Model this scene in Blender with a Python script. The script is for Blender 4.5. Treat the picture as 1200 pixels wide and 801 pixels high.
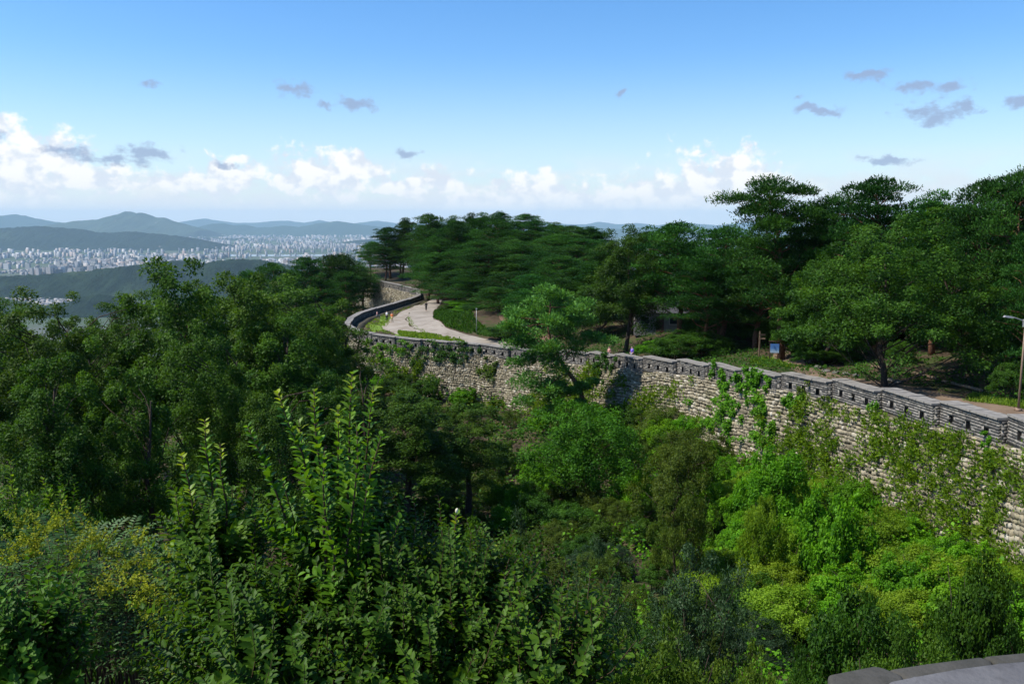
import bpy, bmesh, math, random
import numpy as np
from mathutils import Vector, Matrix

for _o in list(bpy.data.objects):
    bpy.data.objects.remove(_o)
S = bpy.context.scene
C = S.collection
rng = np.random.default_rng(11)
random.seed(11)
R = math.radians

# ------------------------------------------------------------------ camera
PITCH = math.atan(0.1425)
cam_d = bpy.data.cameras.new('camera')
cam_d.lens = 30.0; cam_d.sensor_width = 36.0; cam_d.sensor_fit = 'HORIZONTAL'
cam_d.clip_start = 0.05; cam_d.clip_end = 200000.0
cam = bpy.data.objects.new('camera', cam_d); C.objects.link(cam)
cam.location = (0, 0, 0); cam.rotation_euler = (math.pi/2 - PITCH, 0, 0)
S.camera = cam

# ------------------------------------------------------------------ sky and sun
SUN_EL, SUN_AZ = 53.0, -98.0        # azimuth clockwise from the view direction (+Y)
W = bpy.data.worlds.new('World'); S.world = W; W.use_nodes = True
nt = W.node_tree; nt.nodes.clear()
def wn(t, **k):
    n = nt.nodes.new(t)
    for a, b in k.items(): setattr(n, a, b)
    return n
def wl(a, b): nt.links.new(a, b)
def wmath(op, a, b=None, c=None, clamp=False):
    n = wn('ShaderNodeMath', operation=op, use_clamp=clamp)
    for i, v in enumerate((a, b, c)):
        if v is None: continue
        if isinstance(v, (int, float)): n.inputs[i].default_value = v
        else: wl(v, n.inputs[i])
    return n.outputs[0]
def wrange(v, a, b, c=0.0, d=1.0, smooth=True):
    n = wn('ShaderNodeMapRange'); n.interpolation_type = 'SMOOTHSTEP' if smooth else 'LINEAR'
    wl(v, n.inputs[0])
    for i, x in enumerate((a, b, c, d)): n.inputs[i+1].default_value = x
    return n.outputs[0]
def wmix(f, a, b):
    n = wn('ShaderNodeMix', data_type='RGBA')
    if isinstance(f, (int, float)): n.inputs[0].default_value = f
    else: wl(f, n.inputs[0])
    for s, v in ((n.inputs[6], a), (n.inputs[7], b)):
        if isinstance(v, tuple): s.default_value = (*v, 1)
        else: wl(v, s)
    return n.outputs[2]
sky = wn('ShaderNodeTexSky'); sky.sky_type = 'NISHITA'; sky.sun_disc = False
sky.sun_elevation = R(SUN_EL); sky.sun_rotation = R(SUN_AZ % 360)
sky.altitude = 400; sky.air_density = 1.0; sky.dust_density = 0.6; sky.ozone_density = 2.0
SKY_STRENGTH = 0.11
hs = wn('ShaderNodeHueSaturation'); hs.inputs['Saturation'].default_value = 1.3
wl(sky.outputs[0], hs.inputs['Color'])
gain = wn('ShaderNodeVectorMath', operation='MULTIPLY'); wl(hs.outputs[0], gain.inputs[0]); gain.inputs[1].default_value = (0.98, 1.10, 1.24)
tc = wn('ShaderNodeTexCoord')
sep = wn('ShaderNodeSeparateXYZ'); wl(tc.outputs['Generated'], sep.inputs[0])
_cz = wn('ShaderNodeCombineXYZ'); wl(sep.outputs[0], _cz.inputs[0]); wl(sep.outputs[1], _cz.inputs[1]); wl(wmath('MAXIMUM', sep.outputs[2], 0.012), _cz.inputs[2]); wl(_cz.outputs[0], sky.inputs[0])
az = wmath('ARCTAN2', sep.outputs[0], sep.outputs[1])
el = wmath('ARCSINE', sep.outputs[2])
uvn = wn('ShaderNodeCombineXYZ'); wl(az, uvn.inputs[0]); wl(el, uvn.inputs[1])
uv = uvn.outputs[0]
def wnoise(vec, scale, detail=6, rough=0.55, off=(0, 0, 0), stretch=(1, 1, 1)):
    m = wn('ShaderNodeMapping'); wl(vec, m.inputs[0])
    m.inputs['Location'].default_value = off; m.inputs['Scale'].default_value = stretch
    n = wn('ShaderNodeTexNoise'); wl(m.outputs[0], n.inputs['Vector'])
    n.inputs['Scale'].default_value = scale; n.inputs['Detail'].default_value = detail
    n.inputs['Roughness'].default_value = rough
    return n
warp = wnoise(uv, 26, 5, 0.6)
ws = wn('ShaderNodeVectorMath', operation='MULTIPLY_ADD'); wl(warp.outputs['Color'], ws.inputs[0])
ws.inputs[1].default_value = (0.05, 0.03, 0); ws.inputs[2].default_value = (-0.025, -0.015, 0)
uvw_ = wn('ShaderNodeVectorMath', operation='ADD'); wl(uv, uvw_.inputs[0]); wl(ws.outputs[0], uvw_.inputs[1])
uvw = uvw_.outputs[0]
def angles(px, py):
    x, up = (px-600)/1000, (400.5-py)/1000
    Y = math.cos(PITCH)+up*math.sin(PITCH); Z = -math.sin(PITCH)+up*math.cos(PITCH)
    return math.atan2(x, Y), math.asin(Z/math.sqrt(x*x+Y*Y+Z*Z))
def cloud_field(clouds, vec, grow=1.0):
    cur = None
    for px, py, rx, ry in clouds:
        a, e = angles(px, py); rx *= grow; ry *= grow
        n = wn('ShaderNodeVectorMath', operation='MULTIPLY_ADD'); wl(vec, n.inputs[0])
        n.inputs[1].default_value = (1000/rx, 1000/ry, 0)
        n.inputs[2].default_value = (-a*1000/rx, -e*1000/ry, 0)
        l = wn('ShaderNodeVectorMath', operation='LENGTH'); wl(n.outputs[0], l.inputs[0])
        cur = l.outputs['Value'] if cur is None else wmath('SMOOTH_MIN', cur, l.outputs['Value'], 0.25)
    return wmath('SUBTRACT', 1.0, cur)
white = [(385, 206, 48, 24), (410, 196, 26, 18), (350, 214, 26, 12), (840, 218, 50, 34), (800, 232, 60, 22), (862, 204, 24, 20), (740, 244, 70, 18),
         (625, 230, 50, 20), (690, 240, 60, 18), (600, 240, 46, 16), (48, 188, 34, 26), (20, 204, 50, 22), (95, 206, 50, 14), (8, 148, 14, 10),
         (268, 208, 36, 16), (215, 216, 40, 9), (505, 214, 36, 11), (465, 218, 24, 9), (555, 238, 30, 12)]
grey = [(80, 179, 34, 8), (125, 182, 40, 7), (172, 181, 32, 12), (347, 104, 24, 10), (376, 120, 10, 6), (418, 119, 34, 10), (482, 179, 22, 7),
        (264, 194, 16, 5), (178, 98, 12, 6), (0, 158, 12, 7), (1015, 88, 28, 9), (1072, 102, 34, 9), (1098, 130, 38, 15), (1136, 129, 13, 8),
        (1118, 102, 18, 9), (960, 128, 26, 6), (1045, 187, 34, 5), (1196, 122, 16, 8), (730, 111, 12, 6), (940, 116, 10, 4)]
def billow(vec, off):
    m = wn('ShaderNodeMapping'); wl(vec, m.inputs[0]); m.inputs['Location'].default_value = off
    v = wn('ShaderNodeTexVoronoi', feature='SMOOTH_F1'); wl(m.outputs[0], v.inputs['Vector'])
    v.voronoi_dimensions = '2D'
    v.inputs['Scale'].default_value = 44; v.inputs['Detail'].default_value = 2.5; v.inputs['Roughness'].default_value = 0.55
    v.inputs['Smoothness'].default_value = 0.35
    return wmath('SUBTRACT', 0.62, v.outputs['Distance'])
b0 = wnoise(uv, 40, 8, 0.62, (5, 2, 0), (1, 1.25, 1)).outputs['Fac']; b1 = wnoise(uv, 40, 3, 0.5, (5.10, 1.85, 0), (1, 1.25, 1)).outputs['Fac']; b2 = wnoise(uv, 40, 3, 0.5, (5, 2, 0), (1, 1.25, 1)).outputs['Fac']
wf = wmath('ADD', wmath('MULTIPLY_ADD', wmath('SUBTRACT', b0, 0.5), 1.9, cloud_field(white, uvw, 1.5)), wmath('MULTIPLY', billow(uvw, (0, 0, 0)), 0.55))
wmask = wrange(wf, -0.12, 0.42)
shade = wrange(wmath('ADD', wmath('SUBTRACT', b2, b1), wmath('MULTIPLY', wf, 0.10)), -0.10, 0.16)
fine = wnoise(uv, 60, 5, 0.6, (3, 1, 0), (1, 1.6, 1))
gf = wmath('MULTIPLY_ADD', wmath('SUBTRACT', fine.outputs['Fac'], 0.5), 2.4, cloud_field(grey, uvw))
gmask = wmath('MULTIPLY', wrange(gf, 0.0, 0.8), 0.8)
# low bank of hazy cumulus that runs all round the horizon
bank = wnoise(uv, 11, 8, 0.6, (1.7, 0.4, 0), (1, 3.0, 1))
bmask = wmath('MULTIPLY', wrange(bank.outputs['Fac'], 0.36, 0.60), wrange(el, R(5.0), R(1.2)))
bmask = wmath('MULTIPLY', bmask, 0.85)
veil = wrange(el, R(11.0), R(0.0))
col = wmix(wmath('MULTIPLY', veil, 0.50), gain.outputs[0], (5.5, 6.05, 6.5))
wc = wmix(shade, (5.3, 5.65, 6.2), (7.4, 7.25, 7.0))
col = wmix(bmask, col, wmix(shade, (5.5, 5.75, 6.1), (6.3, 6.3, 6.2)))
col = wmix(wmath('MULTIPLY', wmask, 0.95), col, wc)
col = wmix(wmath('MULTIPLY', wrange(el, R(2.8), R(0.1)), 0.85), col, (6.1, 6.25, 6.4))
col = wmix(gmask, col, (2.2, 2.75, 4.1))
bg = wn('ShaderNodeBackground'); bg.inputs[1].default_value = SKY_STRENGTH; wl(col, bg.inputs[0])
wo = wn('ShaderNodeOutputWorld'); wl(bg.outputs[0], wo.inputs[0])
W.cycles.sampling_method = 'MANUAL'; W.cycles.sample_map_resolution = 512

sun_d = bpy.data.lights.new('sun', 'SUN'); sun_d.energy = 4.8; sun_d.angle = R(0.6); sun_d.color = (1.0, 0.94, 0.85)
sun = bpy.data.objects.new('sun', sun_d); C.objects.link(sun)
_a, _e = R(SUN_AZ), R(SUN_EL)
SUN_DIR = Vector((math.sin(_a)*math.cos(_e), math.cos(_a)*math.cos(_e), math.sin(_e)))
sun.rotation_euler = SUN_DIR.to_track_quat('Z', 'Y').to_euler()
sun.location = (0, 0, 60)

S.view_settings.view_transform = 'Standard'; S.view_settings.look = 'None'
S.view_settings.gamma = 1.0; S.view_settings.use_curve_mapping = False
S.view_settings.exposure = 0.47
S.render.engine = 'CYCLES'
cy = S.cycles
cy.max_bounces = 6; cy.diffuse_bounces = 3; cy.glossy_bounces = 2; cy.transmission_bounces = 4; cy.volume_bounces = 1
cy.transparent_max_bounces = 4; cy.use_denoising = True; cy.caustics_reflective = False; cy.caustics_refractive = False
try: cy.denoiser = 'OPENIMAGEDENOISE'
except Exception: pass

# ------------------------------------------------------------------ helpers
CP, SP = math.cos(PITCH), math.sin(PITCH)
def P(px, py, d):
    """the place at depth d metres that lies behind photo pixel px, py"""
    up = (400.5-py)/1000
    k = d/(CP+up*SP)
    return Vector(((px-600)/1000*k, d, (-SP+up*CP)*k))
def proj(X, Y, Z):
    f = Y*CP - Z*SP; up = Y*SP + Z*CP
    f = np.where(np.abs(f) < 1e-6, 1e-6, f)
    return 600+1000*X/f, 400.5-1000*up/f, f

def link(o, parent=None):
    C.objects.link(o)
    if parent is not None: o.parent = parent
    return o
def tag(o, label=None, cat=None, group=None, kind=None):
    if label: o['label'] = label
    if cat: o['category'] = cat
    if group: o['group'] = group
    if kind: o['kind'] = kind
    return o
def empty(name, loc=(0, 0, 0), parent=None):
    o = bpy.data.objects.new(name, None); o.location = loc; o.empty_display_size = 0.3
    return link(o, parent)
def mesh_np(name, V, F, mat, tint=None, smooth=False):
    """V (n,3); F list of (m,k) index arrays; tint: list of per-face floats matching F"""
    V = np.asarray(V, dtype=np.float32)
    if not isinstance(F, (list, tuple)): F = [F]; tint = None if tint is None else [tint]
    F = [np.asarray(f, dtype=np.int32) for f in F]
    me = bpy.data.meshes.new(name)
    me.vertices.add(len(V)); me.vertices.foreach_set('co', V.ravel())
    tot = sum(f.size for f in F); npoly = sum(len(f) for f in F)
    me.loops.add(tot); me.polygons.add(npoly)
    me.loops.foreach_set('vertex_index', np.concatenate([f.ravel() for f in F]))
    lt = np.concatenate([np.full(len(f), f.shape[1], dtype=np.int32) for f in F])
    ls = np.concatenate([[0], np.cumsum(lt)[:-1]]).astype(np.int32)
    me.polygons.foreach_set('loop_start', ls)
    try: me.polygons.foreach_set('loop_total', lt)
    except Exception: pass
    if smooth: me.polygons.foreach_set('use_smooth', np.ones(npoly, dtype=bool))
    if tint is not None:
        a = me.attributes.new('tint', 'FLOAT', 'FACE')
        a.data.foreach_set('value', np.concatenate([np.asarray(t, dtype=np.float32) for t in tint]))
    me.update(calc_edges=True)
    if mat is not None: me.materials.append(mat)
    return me
def obj(name, me, parent=None): return link(bpy.data.objects.new(name, me), parent)

class MB:
    """collects boxes, tubes and loose polygons into one mesh"""
    def __init__(s): s.v = []; s.f = []
    def quad(s, pts):
        n = len(s.v); s.v += [tuple(p) for p in pts]; s.f.append(tuple(range(n, n+len(pts))))
    def box(s, c, dim, M=None, taper=1.0):
        n = len(s.v); hx, hy, hz_ = dim[0]/2, dim[1]/2, dim[2]/2
        for z, t in ((-hz_, 1), (hz_, taper)):
            for x, y in ((-hx, -hy), (hx, -hy), (hx, hy), (-hx, hy)):
                p = Vector((x*t, y*t, z))
                if M is not None: p = M @ p
                s.v.append(tuple(p+Vector(c)))
        s.f += [tuple(n+i for i in q) for q in ((3, 2, 1, 0), (4, 5, 6, 7), (0, 1, 5, 4), (1, 2, 6, 5), (2, 3, 7, 6), (3, 0, 4, 7))]
    def tube(s, pts, rad, k=6, cap=True):
        pts = [Vector(p) for p in pts]; base = len(s.v); ref = Vector((0.3, 0.9, 0.2))
        for i, p in enumerate(pts):
            t = (pts[min(i+1, len(pts)-1)]-pts[max(i-1, 0)])
            if t.length < 1e-9: t = Vector((0, 0, 1))
            t.normalize(); a = t.cross(ref)
            if a.length < 1e-3: a = t.cross(Vector((1, 0, 0)))
            a.normalize(); b = t.cross(a); r = rad[i] if hasattr(rad, '__len__') else rad
            for j in range(k):
                w = 2*math.pi*j/k
                s.v.append(tuple(p+(a*math.cos(w)+b*math.sin(w))*r))
        for i in range(len(pts)-1):
            for j in range(k):
                s.f.append((base+i*k+j, base+i*k+(j+1) % k, base+(i+1)*k+(j+1) % k, base+(i+1)*k+j))
        if cap:
            s.f.append(tuple(base+j for j in reversed(range(k))))
            e = base+(len(pts)-1)*k; s.f.append(tuple(e+j for j in range(k)))
    def mesh(s, name, mat, smooth=False):
        me = bpy.data.meshes.new(name); me.from_pydata(s.v, [], s.f); me.update()
        if smooth: me.polygons.foreach_set('use_smooth', np.ones(len(me.polygons), dtype=bool))
        if mat is not None: me.materials.append(mat)
        return me
    def build(s, name, mat, parent=None, smooth=False): return obj(name, s.mesh(name, mat, smooth), parent)

# ------------------------------------------------------------------ materials
def new_mat(name):
    m = bpy.data.materials.new(name); m.use_nodes = True; t = m.node_tree; t.nodes.clear()
    out = t.nodes.new('ShaderNodeOutputMaterial')
    return m, t, out
def nd(t, typ, ins=None, **k):
    n = t.nodes.new(typ)
    for a, b in k.items(): setattr(n, a, b)
    for i, v in (ins or {}).items():
        s = n.inputs[i]
        if isinstance(v, bpy.types.NodeSocket): t.links.new(v, s)
        else: s.default_value = v
    return n
def c4(c): return (*c, 1.0)
def ramp(t, fac, stops, interp='LINEAR'):
    n = nd(t, 'ShaderNodeValToRGB', {0: fac}); r = n.color_ramp; r.interpolation = interp
    while len(r.elements) < len(stops): r.elements.new(0.5)
    for e, (p, c) in zip(r.elements, stops): e.position = p; e.color = c4(c)
    return n.outputs[0]
def mixc(t, f, a, b, mode='MIX'):
    n = nd(t, 'ShaderNodeMix', data_type='RGBA', blend_type=mode)
    for s, v in ((n.inputs[0], f), (n.inputs[6], a), (n.inputs[7], b)):
        if isinstance(v, bpy.types.NodeSocket): t.links.new(v, s)
        elif isinstance(v, tuple): s.default_value = c4(v)
        else: s.default_value = v
    return n.outputs[2]
def tnoise(t, scale, detail=4, rough=0.55, coord='Object', stretch=None):
    c = nd(t, 'ShaderNodeTexCoord').outputs[coord]
    if stretch: c = nd(t, 'ShaderNodeMapping', {0: c, 'Scale': stretch}).outputs[0]
    return nd(t, 'ShaderNodeTexNoise', {'Vector': c, 'Scale': scale, 'Detail': detail, 'Roughness': rough}).outputs['Fac']
def principled(t, out, col, rough=0.8, spec=0.3, bump=None, bump_str=0.3, bump_dist=0.02):
    p = nd(t, 'ShaderNodeBsdfPrincipled', {'Roughness': rough, 'Specular IOR Level': spec})
    if isinstance(col, tuple): p.inputs['Base Color'].default_value = c4(col)
    else: t.links.new(col, p.inputs['Base Color'])
    if bump is not None:
        b = nd(t, 'ShaderNodeBump', {'Height': bump, 'Strength': bump_str, 'Distance': bump_dist})
        t.links.new(b.outputs[0], p.inputs['Normal'])
    t.links.new(p.outputs[0], out.inputs[0]); return p
def simple(name, col, rough=0.7, spec=0.3, var=0.25, scale=8.0, bump=0.2, metal=0.0):
    m, t, out = new_mat(name)
    n = tnoise(t, scale, 5)
    dark = tuple(x*(1-var) for x in col); light = tuple(min(1, x*(1+var)) for x in col)
    p = principled(t, out, ramp(t, n, [(0.3, dark), (0.7, light)]), rough, spec, n, bump)
    p.inputs['Metallic'].default_value = metal
    return m
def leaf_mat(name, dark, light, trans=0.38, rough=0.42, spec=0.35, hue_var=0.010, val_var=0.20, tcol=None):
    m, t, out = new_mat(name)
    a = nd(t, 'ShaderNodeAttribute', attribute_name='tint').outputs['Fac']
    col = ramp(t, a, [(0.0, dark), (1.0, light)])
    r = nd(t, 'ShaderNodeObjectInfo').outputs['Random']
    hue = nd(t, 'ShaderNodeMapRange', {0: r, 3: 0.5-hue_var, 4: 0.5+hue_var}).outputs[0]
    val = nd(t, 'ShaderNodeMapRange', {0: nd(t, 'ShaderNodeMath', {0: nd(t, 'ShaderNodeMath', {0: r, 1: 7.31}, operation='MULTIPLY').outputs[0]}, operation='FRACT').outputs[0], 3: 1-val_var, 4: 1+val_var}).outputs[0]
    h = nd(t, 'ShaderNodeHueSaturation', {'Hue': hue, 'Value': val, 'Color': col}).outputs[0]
    p = nd(t, 'ShaderNodeBsdfPrincipled', {'Base Color': h, 'Roughness': rough, 'Specular IOR Level': spec})
    tr = nd(t, 'ShaderNodeBsdfTranslucent')
    th = nd(t, 'ShaderNodeMix', {0: 1.0, 6: h, 7: c4(tcol or (1.35, 1.25, 0.45))}, data_type='RGBA', blend_type='MULTIPLY', clamp_result=False).outputs[2]
    t.links.new(th, tr.inputs[0])
    mx = nd(t, 'ShaderNodeMixShader', {0: trans, 1: p.outputs[0], 2: tr.outputs[0]})
    t.links.new(mx.outputs[0], out.inputs[0]); return m
M = {}
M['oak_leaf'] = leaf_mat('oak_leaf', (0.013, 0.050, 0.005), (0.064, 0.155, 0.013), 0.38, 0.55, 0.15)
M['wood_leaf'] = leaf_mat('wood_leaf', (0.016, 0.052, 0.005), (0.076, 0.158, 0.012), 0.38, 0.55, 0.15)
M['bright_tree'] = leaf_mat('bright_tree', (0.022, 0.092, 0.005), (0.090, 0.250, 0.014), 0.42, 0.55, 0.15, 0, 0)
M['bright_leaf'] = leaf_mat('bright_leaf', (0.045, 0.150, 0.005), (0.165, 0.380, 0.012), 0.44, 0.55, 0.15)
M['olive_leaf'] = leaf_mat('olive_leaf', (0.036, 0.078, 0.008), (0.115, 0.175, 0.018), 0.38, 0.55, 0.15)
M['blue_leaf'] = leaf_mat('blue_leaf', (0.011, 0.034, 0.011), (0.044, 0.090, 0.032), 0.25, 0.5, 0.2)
M['yellow_leaf'] = leaf_mat('yellow_leaf', (0.075, 0.165, 0.006), (0.240, 0.380, 0.022), 0.45, 0.55, 0.15)
M['weed_leaf'] = leaf_mat('weed_leaf', (0.050, 0.135, 0.006), (0.190, 0.320, 0.020), 0.42, 0.55, 0.12)
M['needle'] = leaf_mat('needle', (0.007, 0.038, 0.007), (0.045, 0.135, 0.017), 0.28, 0.6, 0.12, 0.012, 0.38)
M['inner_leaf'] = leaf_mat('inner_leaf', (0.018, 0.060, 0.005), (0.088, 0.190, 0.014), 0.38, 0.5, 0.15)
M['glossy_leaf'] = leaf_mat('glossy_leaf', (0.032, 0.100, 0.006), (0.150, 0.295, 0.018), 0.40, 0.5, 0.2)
M['young_leaf'] = leaf_mat('young_leaf', (0.120, 0.220, 0.015), (0.280, 0.370, 0.030), 0.45, 0.45, 0.3)
M['panicle'] = leaf_mat('panicle', (0.110, 0.170, 0.012), (0.320, 0.350, 0.040), 0.4, 0.7, 0.1)
M['grass'] = leaf_mat('grass', (0.090, 0.170, 0.015), (0.220, 0.330, 0.030), 0.4, 0.6, 0.15)
M['bark'] = simple('bark', (0.060, 0.045, 0.034), 0.9, 0.1, 0.5, 12, 0.6)
M['pine_bark'] = simple('pine_bark', (0.150, 0.075, 0.045), 0.9, 0.1, 0.5, 9, 0.6)
M['twig'] = simple('twig', (0.060, 0.040, 0.022), 0.8, 0.2, 0.3, 20, 0.2)
def stone_mat():
    m, t, out = new_mat('wall_stone')
    a = nd(t, 'ShaderNodeAttribute', attribute_name='tint').outputs['Fac']
    col = ramp(t, a, [(0.0, (0.09, 0.08, 0.055)), (0.35, (0.195, 0.17, 0.115)), (0.6, (0.30, 0.265, 0.185)), (0.8, (0.33, 0.285, 0.185)), (1.0, (0.49, 0.455, 0.37))])
    n = tnoise(t, 5.0, 6, 0.65); n2 = tnoise(t, 0.9, 5, 0.6)
    col = mixc(t, nd(t, 'ShaderNodeMapRange', {0: n, 1: 0.35, 2: 0.75, 3: 0.0, 4: 0.55}).outputs[0], col, (0.15, 0.13, 0.10), 'MIX')
    col = mixc(t, nd(t, 'ShaderNodeMapRange', {0: n2, 1: 0.52, 2: 0.72, 3: 0.0, 4: 0.6}).outputs[0], col, (0.11, 0.12, 0.05), 'MIX')
    principled(t, out, col, 0.9, 0.15, n, 0.6, 0.03); return m
M['stone'] = stone_mat()
def brick_mat():
    m, t, out = new_mat('parapet_brick')
    a = nd(t, 'ShaderNodeAttribute', attribute_name='tint').outputs['Fac']
    col = ramp(t, a, [(0.0, (0.085, 0.08, 0.075)), (0.5, (0.155, 0.145, 0.13)), (1.0, (0.27, 0.25, 0.215))])
    n = tnoise(t, 3.0, 6, 0.65)
    col = mixc(t, nd(t, 'ShaderNodeMapRange', {0: n, 1: 0.45, 2: 0.7, 3: 0.0, 4: 0.6}).outputs[0], col, (0.07, 0.07, 0.06))
    principled(t, out, col, 0.9, 0.15, n, 0.4, 0.02); return m
M['brick'] = brick_mat()
M['mortar'] = simple('mortar', (0.26, 0.245, 0.215), 0.95, 0.1, 0.3, 3, 0.3)
M['loophole'] = simple('loophole_shade', (0.045, 0.042, 0.038), 0.95, 0.1, 0.3, 6, 0.3)  # near-black colour stands in for the shade inside the loopholes
M['cap'] = simple('cap_slab', (0.21, 0.197, 0.175), 0.9, 0.15, 0.35, 2.3, 0.4)
M['core'] = simple('wall_core', (0.085, 0.075, 0.050), 0.95, 0.1, 0.4, 1.5, 0.3)
# ------------------------------------------------------------------ fortress wall line (plan and level of the parapet top), near to far
PLAIN = -400.0
J = [Vector(v) for v in ((-60, -40, -5), (-30, -16, -3), (-12, -3.4, -2), (-4, 1.3, -1.3), (0.9, 2.3, -1.10), (4.6, 4.6, -1.6),
     (9.0, 7.5, -2.4), (13.0, 10.6, -3.5), (16.5, 14.2, -4.7), (19.4, 18.4, -5.9), (21.4, 23, -7.0), (22.7, 28, -7.9), (23.3, 34, -8.7))]
for px, py, d in ((1180, 488, 40), (1101, 471, 45), (1033, 456, 50.2), (975, 445, 55.3), (915, 438, 60), (868, 432, 65), (830, 426, 70), (793, 422, 75),
                  (753, 418.5, 79.5), (720, 415.5, 84.5), (690, 413, 89), (658, 411, 94), (627, 409, 99), (598, 407.5, 104), (563, 403, 107.5), (527, 400, 110), (495, 397.7, 113),
                  (464, 395, 115.5), (436, 390.8, 118), (413, 385.5, 122), (403.5, 380, 128), (408, 372.5, 135), (419, 366, 143), (436, 361, 152), (455, 356, 162),
                  (474, 350.5, 174), (489, 346, 188), (488, 339, 199), (471, 334.5, 208), (453, 330.5, 217), (438, 327.5, 227), (420, 325, 237)):
    J.append(P(px, py, d))
JN = len(J); VIS0 = 10                               # from this joint on the wall is built in full
seg = [(J[i+1]-J[i]).xy.length for i in range(JN-1)]
CU = np.concatenate([[0], np.cumsum(seg)])
JX = np.array([j.x for j in J]); JY = np.array([j.y for j in J]); JZ = np.array([j.z for j in J])
def wall_at(u):
    """x, y, top z and outward normal along the wall"""
    x, y, z = np.interp(u, CU, JX), np.interp(u, CU, JY), np.interp(u, CU, JZ)
    e = 1.5
    tx = np.interp(u+e, CU, JX)-np.interp(u-e, CU, JX); ty = np.interp(u+e, CU, JY)-np.interp(u-e, CU, JY)
    l = np.hypot(tx, ty)+1e-9
    return x, y, z, -ty/l, tx/l, tx/l, ty/l
WU = np.arange(0, CU[-1], 1.0)
WX, WY, WZ = np.interp(WU, CU, JX), np.interp(WU, CU, JY), np.interp(WU, CU, JZ)
WH = 6.3                                              # stone face below the parapet
PH = 1.35                                             # parapet
def sm(x, a, b):
    t = np.clip((x-a)/(b-a), 0, 1); return t*t*(3-2*t)
_pt = np.random.default_rng(5).permutation(512)
def vnoise(x, y):
    xi, yi = np.floor(x).astype(int), np.floor(y).astype(int); fx, fy = x-xi, y-yi
    fx, fy = fx*fx*(3-2*fx), fy*fy*(3-2*fy)
    h = lambda a, b: _pt[(_pt[a & 511]+b) & 511]/511.0
    return (h(xi, yi)*(1-fx)+h(xi+1, yi)*fx)*(1-fy)+(h(xi, yi+1)*(1-fx)+h(xi+1, yi+1)*fx)*fy
def fbm(x, y, o=5, g=0.5):
    s, a, n = 0, 1, 0
    for i in range(o): s = s+a*vnoise(x*2**i+17*i, y*2**i+31*i); n += a; a *= g
    return s/n
def near_wall(X, Y):
    X = np.atleast_1d(np.asarray(X, float)); Y = np.atleast_1d(np.asarray(Y, float))
    sd = np.empty(len(X)); lev = np.empty(len(X))
    A = np.stack([JX[:-1], JY[:-1]], 1); B = np.stack([JX[1:], JY[1:]], 1); D = B-A; L2 = (D**2).sum(1)
    for s in range(0, len(X), 4000):
        q = np.stack([X[s:s+4000], Y[s:s+4000]], 1)
        t = np.clip(((q[:, None]-A)*D).sum(2)/L2, 0, 1)
        n = A+t[..., None]*D; d2 = ((q[:, None]-n)**2).sum(2)
        k = d2.argmin(1); r = np.arange(len(k))
        cr = D[k, 0]*(q[:, 1]-A[k, 1])-D[k, 1]*(q[:, 0]-A[k, 0])
        sd[s:s+4000] = np.sqrt(d2[r, k])*np.where(cr > 0, -1, 1)       # inside positive
        w = 1/(((q[:, None, 0]-WX)**2+(q[:, None, 1]-WY)**2)**1.5+0.4)
        lev[s:s+4000] = (w*WZ).sum(1)/w.sum(1)
    return sd, lev
def hz(X, Y):
    X = np.atleast_1d(np.asarray(X, float)); Y = np.atleast_1d(np.asarray(Y, float))
    sd, lev = near_wall(X, Y)
    s = np.maximum(-sd, 0)
    zo = lev-PH-WH+0.6-5.5*(1-np.exp(-s/16))+(fbm(X*0.09, Y*0.09, 4)-0.5)*2.6*sm(s, 0.5, 6)
    zo = zo-np.maximum(-34-X, 0)*0.22
    zi = lev-1.02+(fbm(X*0.12+9, Y*0.12, 3)-0.5)*0.5*sm(sd, 2, 6)+1.6*sm(sd, 9, 22)
    zi = zi+6.0*np.exp(-(((X-8)/30)**2+((Y-190)/42)**2)*1.3)*sm(sd, 8, 26)
    zi = zi-np.maximum(sd-52, 0)*0.35
    k = sm(sd, 1.3, 2.3)
    z = zo*(1-k)+zi*k
    far = np.maximum(np.maximum(np.maximum(Y-275, -70-Y), np.maximum(X-95, -95-X)), 0)
    z = z-far*0.42-np.maximum(far-60, 0)*0.12
    return np.maximum(z, PLAIN-3)
def hz1(x, y): return float(hz([x], [y])[0])

# ------------------------------------------------------------------ far setting
def ground_mat():
    m, t, out = new_mat('plain')
    n = tnoise(t, 0.0011, 6, 0.6, 'Object'); n2 = tnoise(t, 0.012, 4, 0.7, 'Object')
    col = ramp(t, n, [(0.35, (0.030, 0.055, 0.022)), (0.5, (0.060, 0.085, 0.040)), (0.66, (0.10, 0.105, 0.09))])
    col = mixc(t, nd(t, 'ShaderNodeMapRange', {0: n2, 1: 0.45, 2: 0.65, 3: 0.0, 4: 0.35}).outputs[0], col, (0.12, 0.12, 0.11))
    principled(t, out, col, 0.9, 0.1); return m
ts = np.concatenate([-np.geomspace(40000, 1500, 18), np.geomspace(1500, 40000, 18)]); gx, gy = np.meshgrid(ts, ts)
gv = np.stack([gx.ravel(), gy.ravel(), np.full(gx.size, PLAIN)], 1)
def gridf(ny, nx):
    i = (np.arange(ny-1)[:, None]*nx+np.arange(nx-1)).ravel(); return np.stack([i, i+1, i+nx+1, i+nx], 1)
tag(obj('ground', mesh_np('ground', gv, gridf(36, 36), ground_mat())), 'wide valley plain with city reaching towards the horizon', 'ground', kind='structure')

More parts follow.
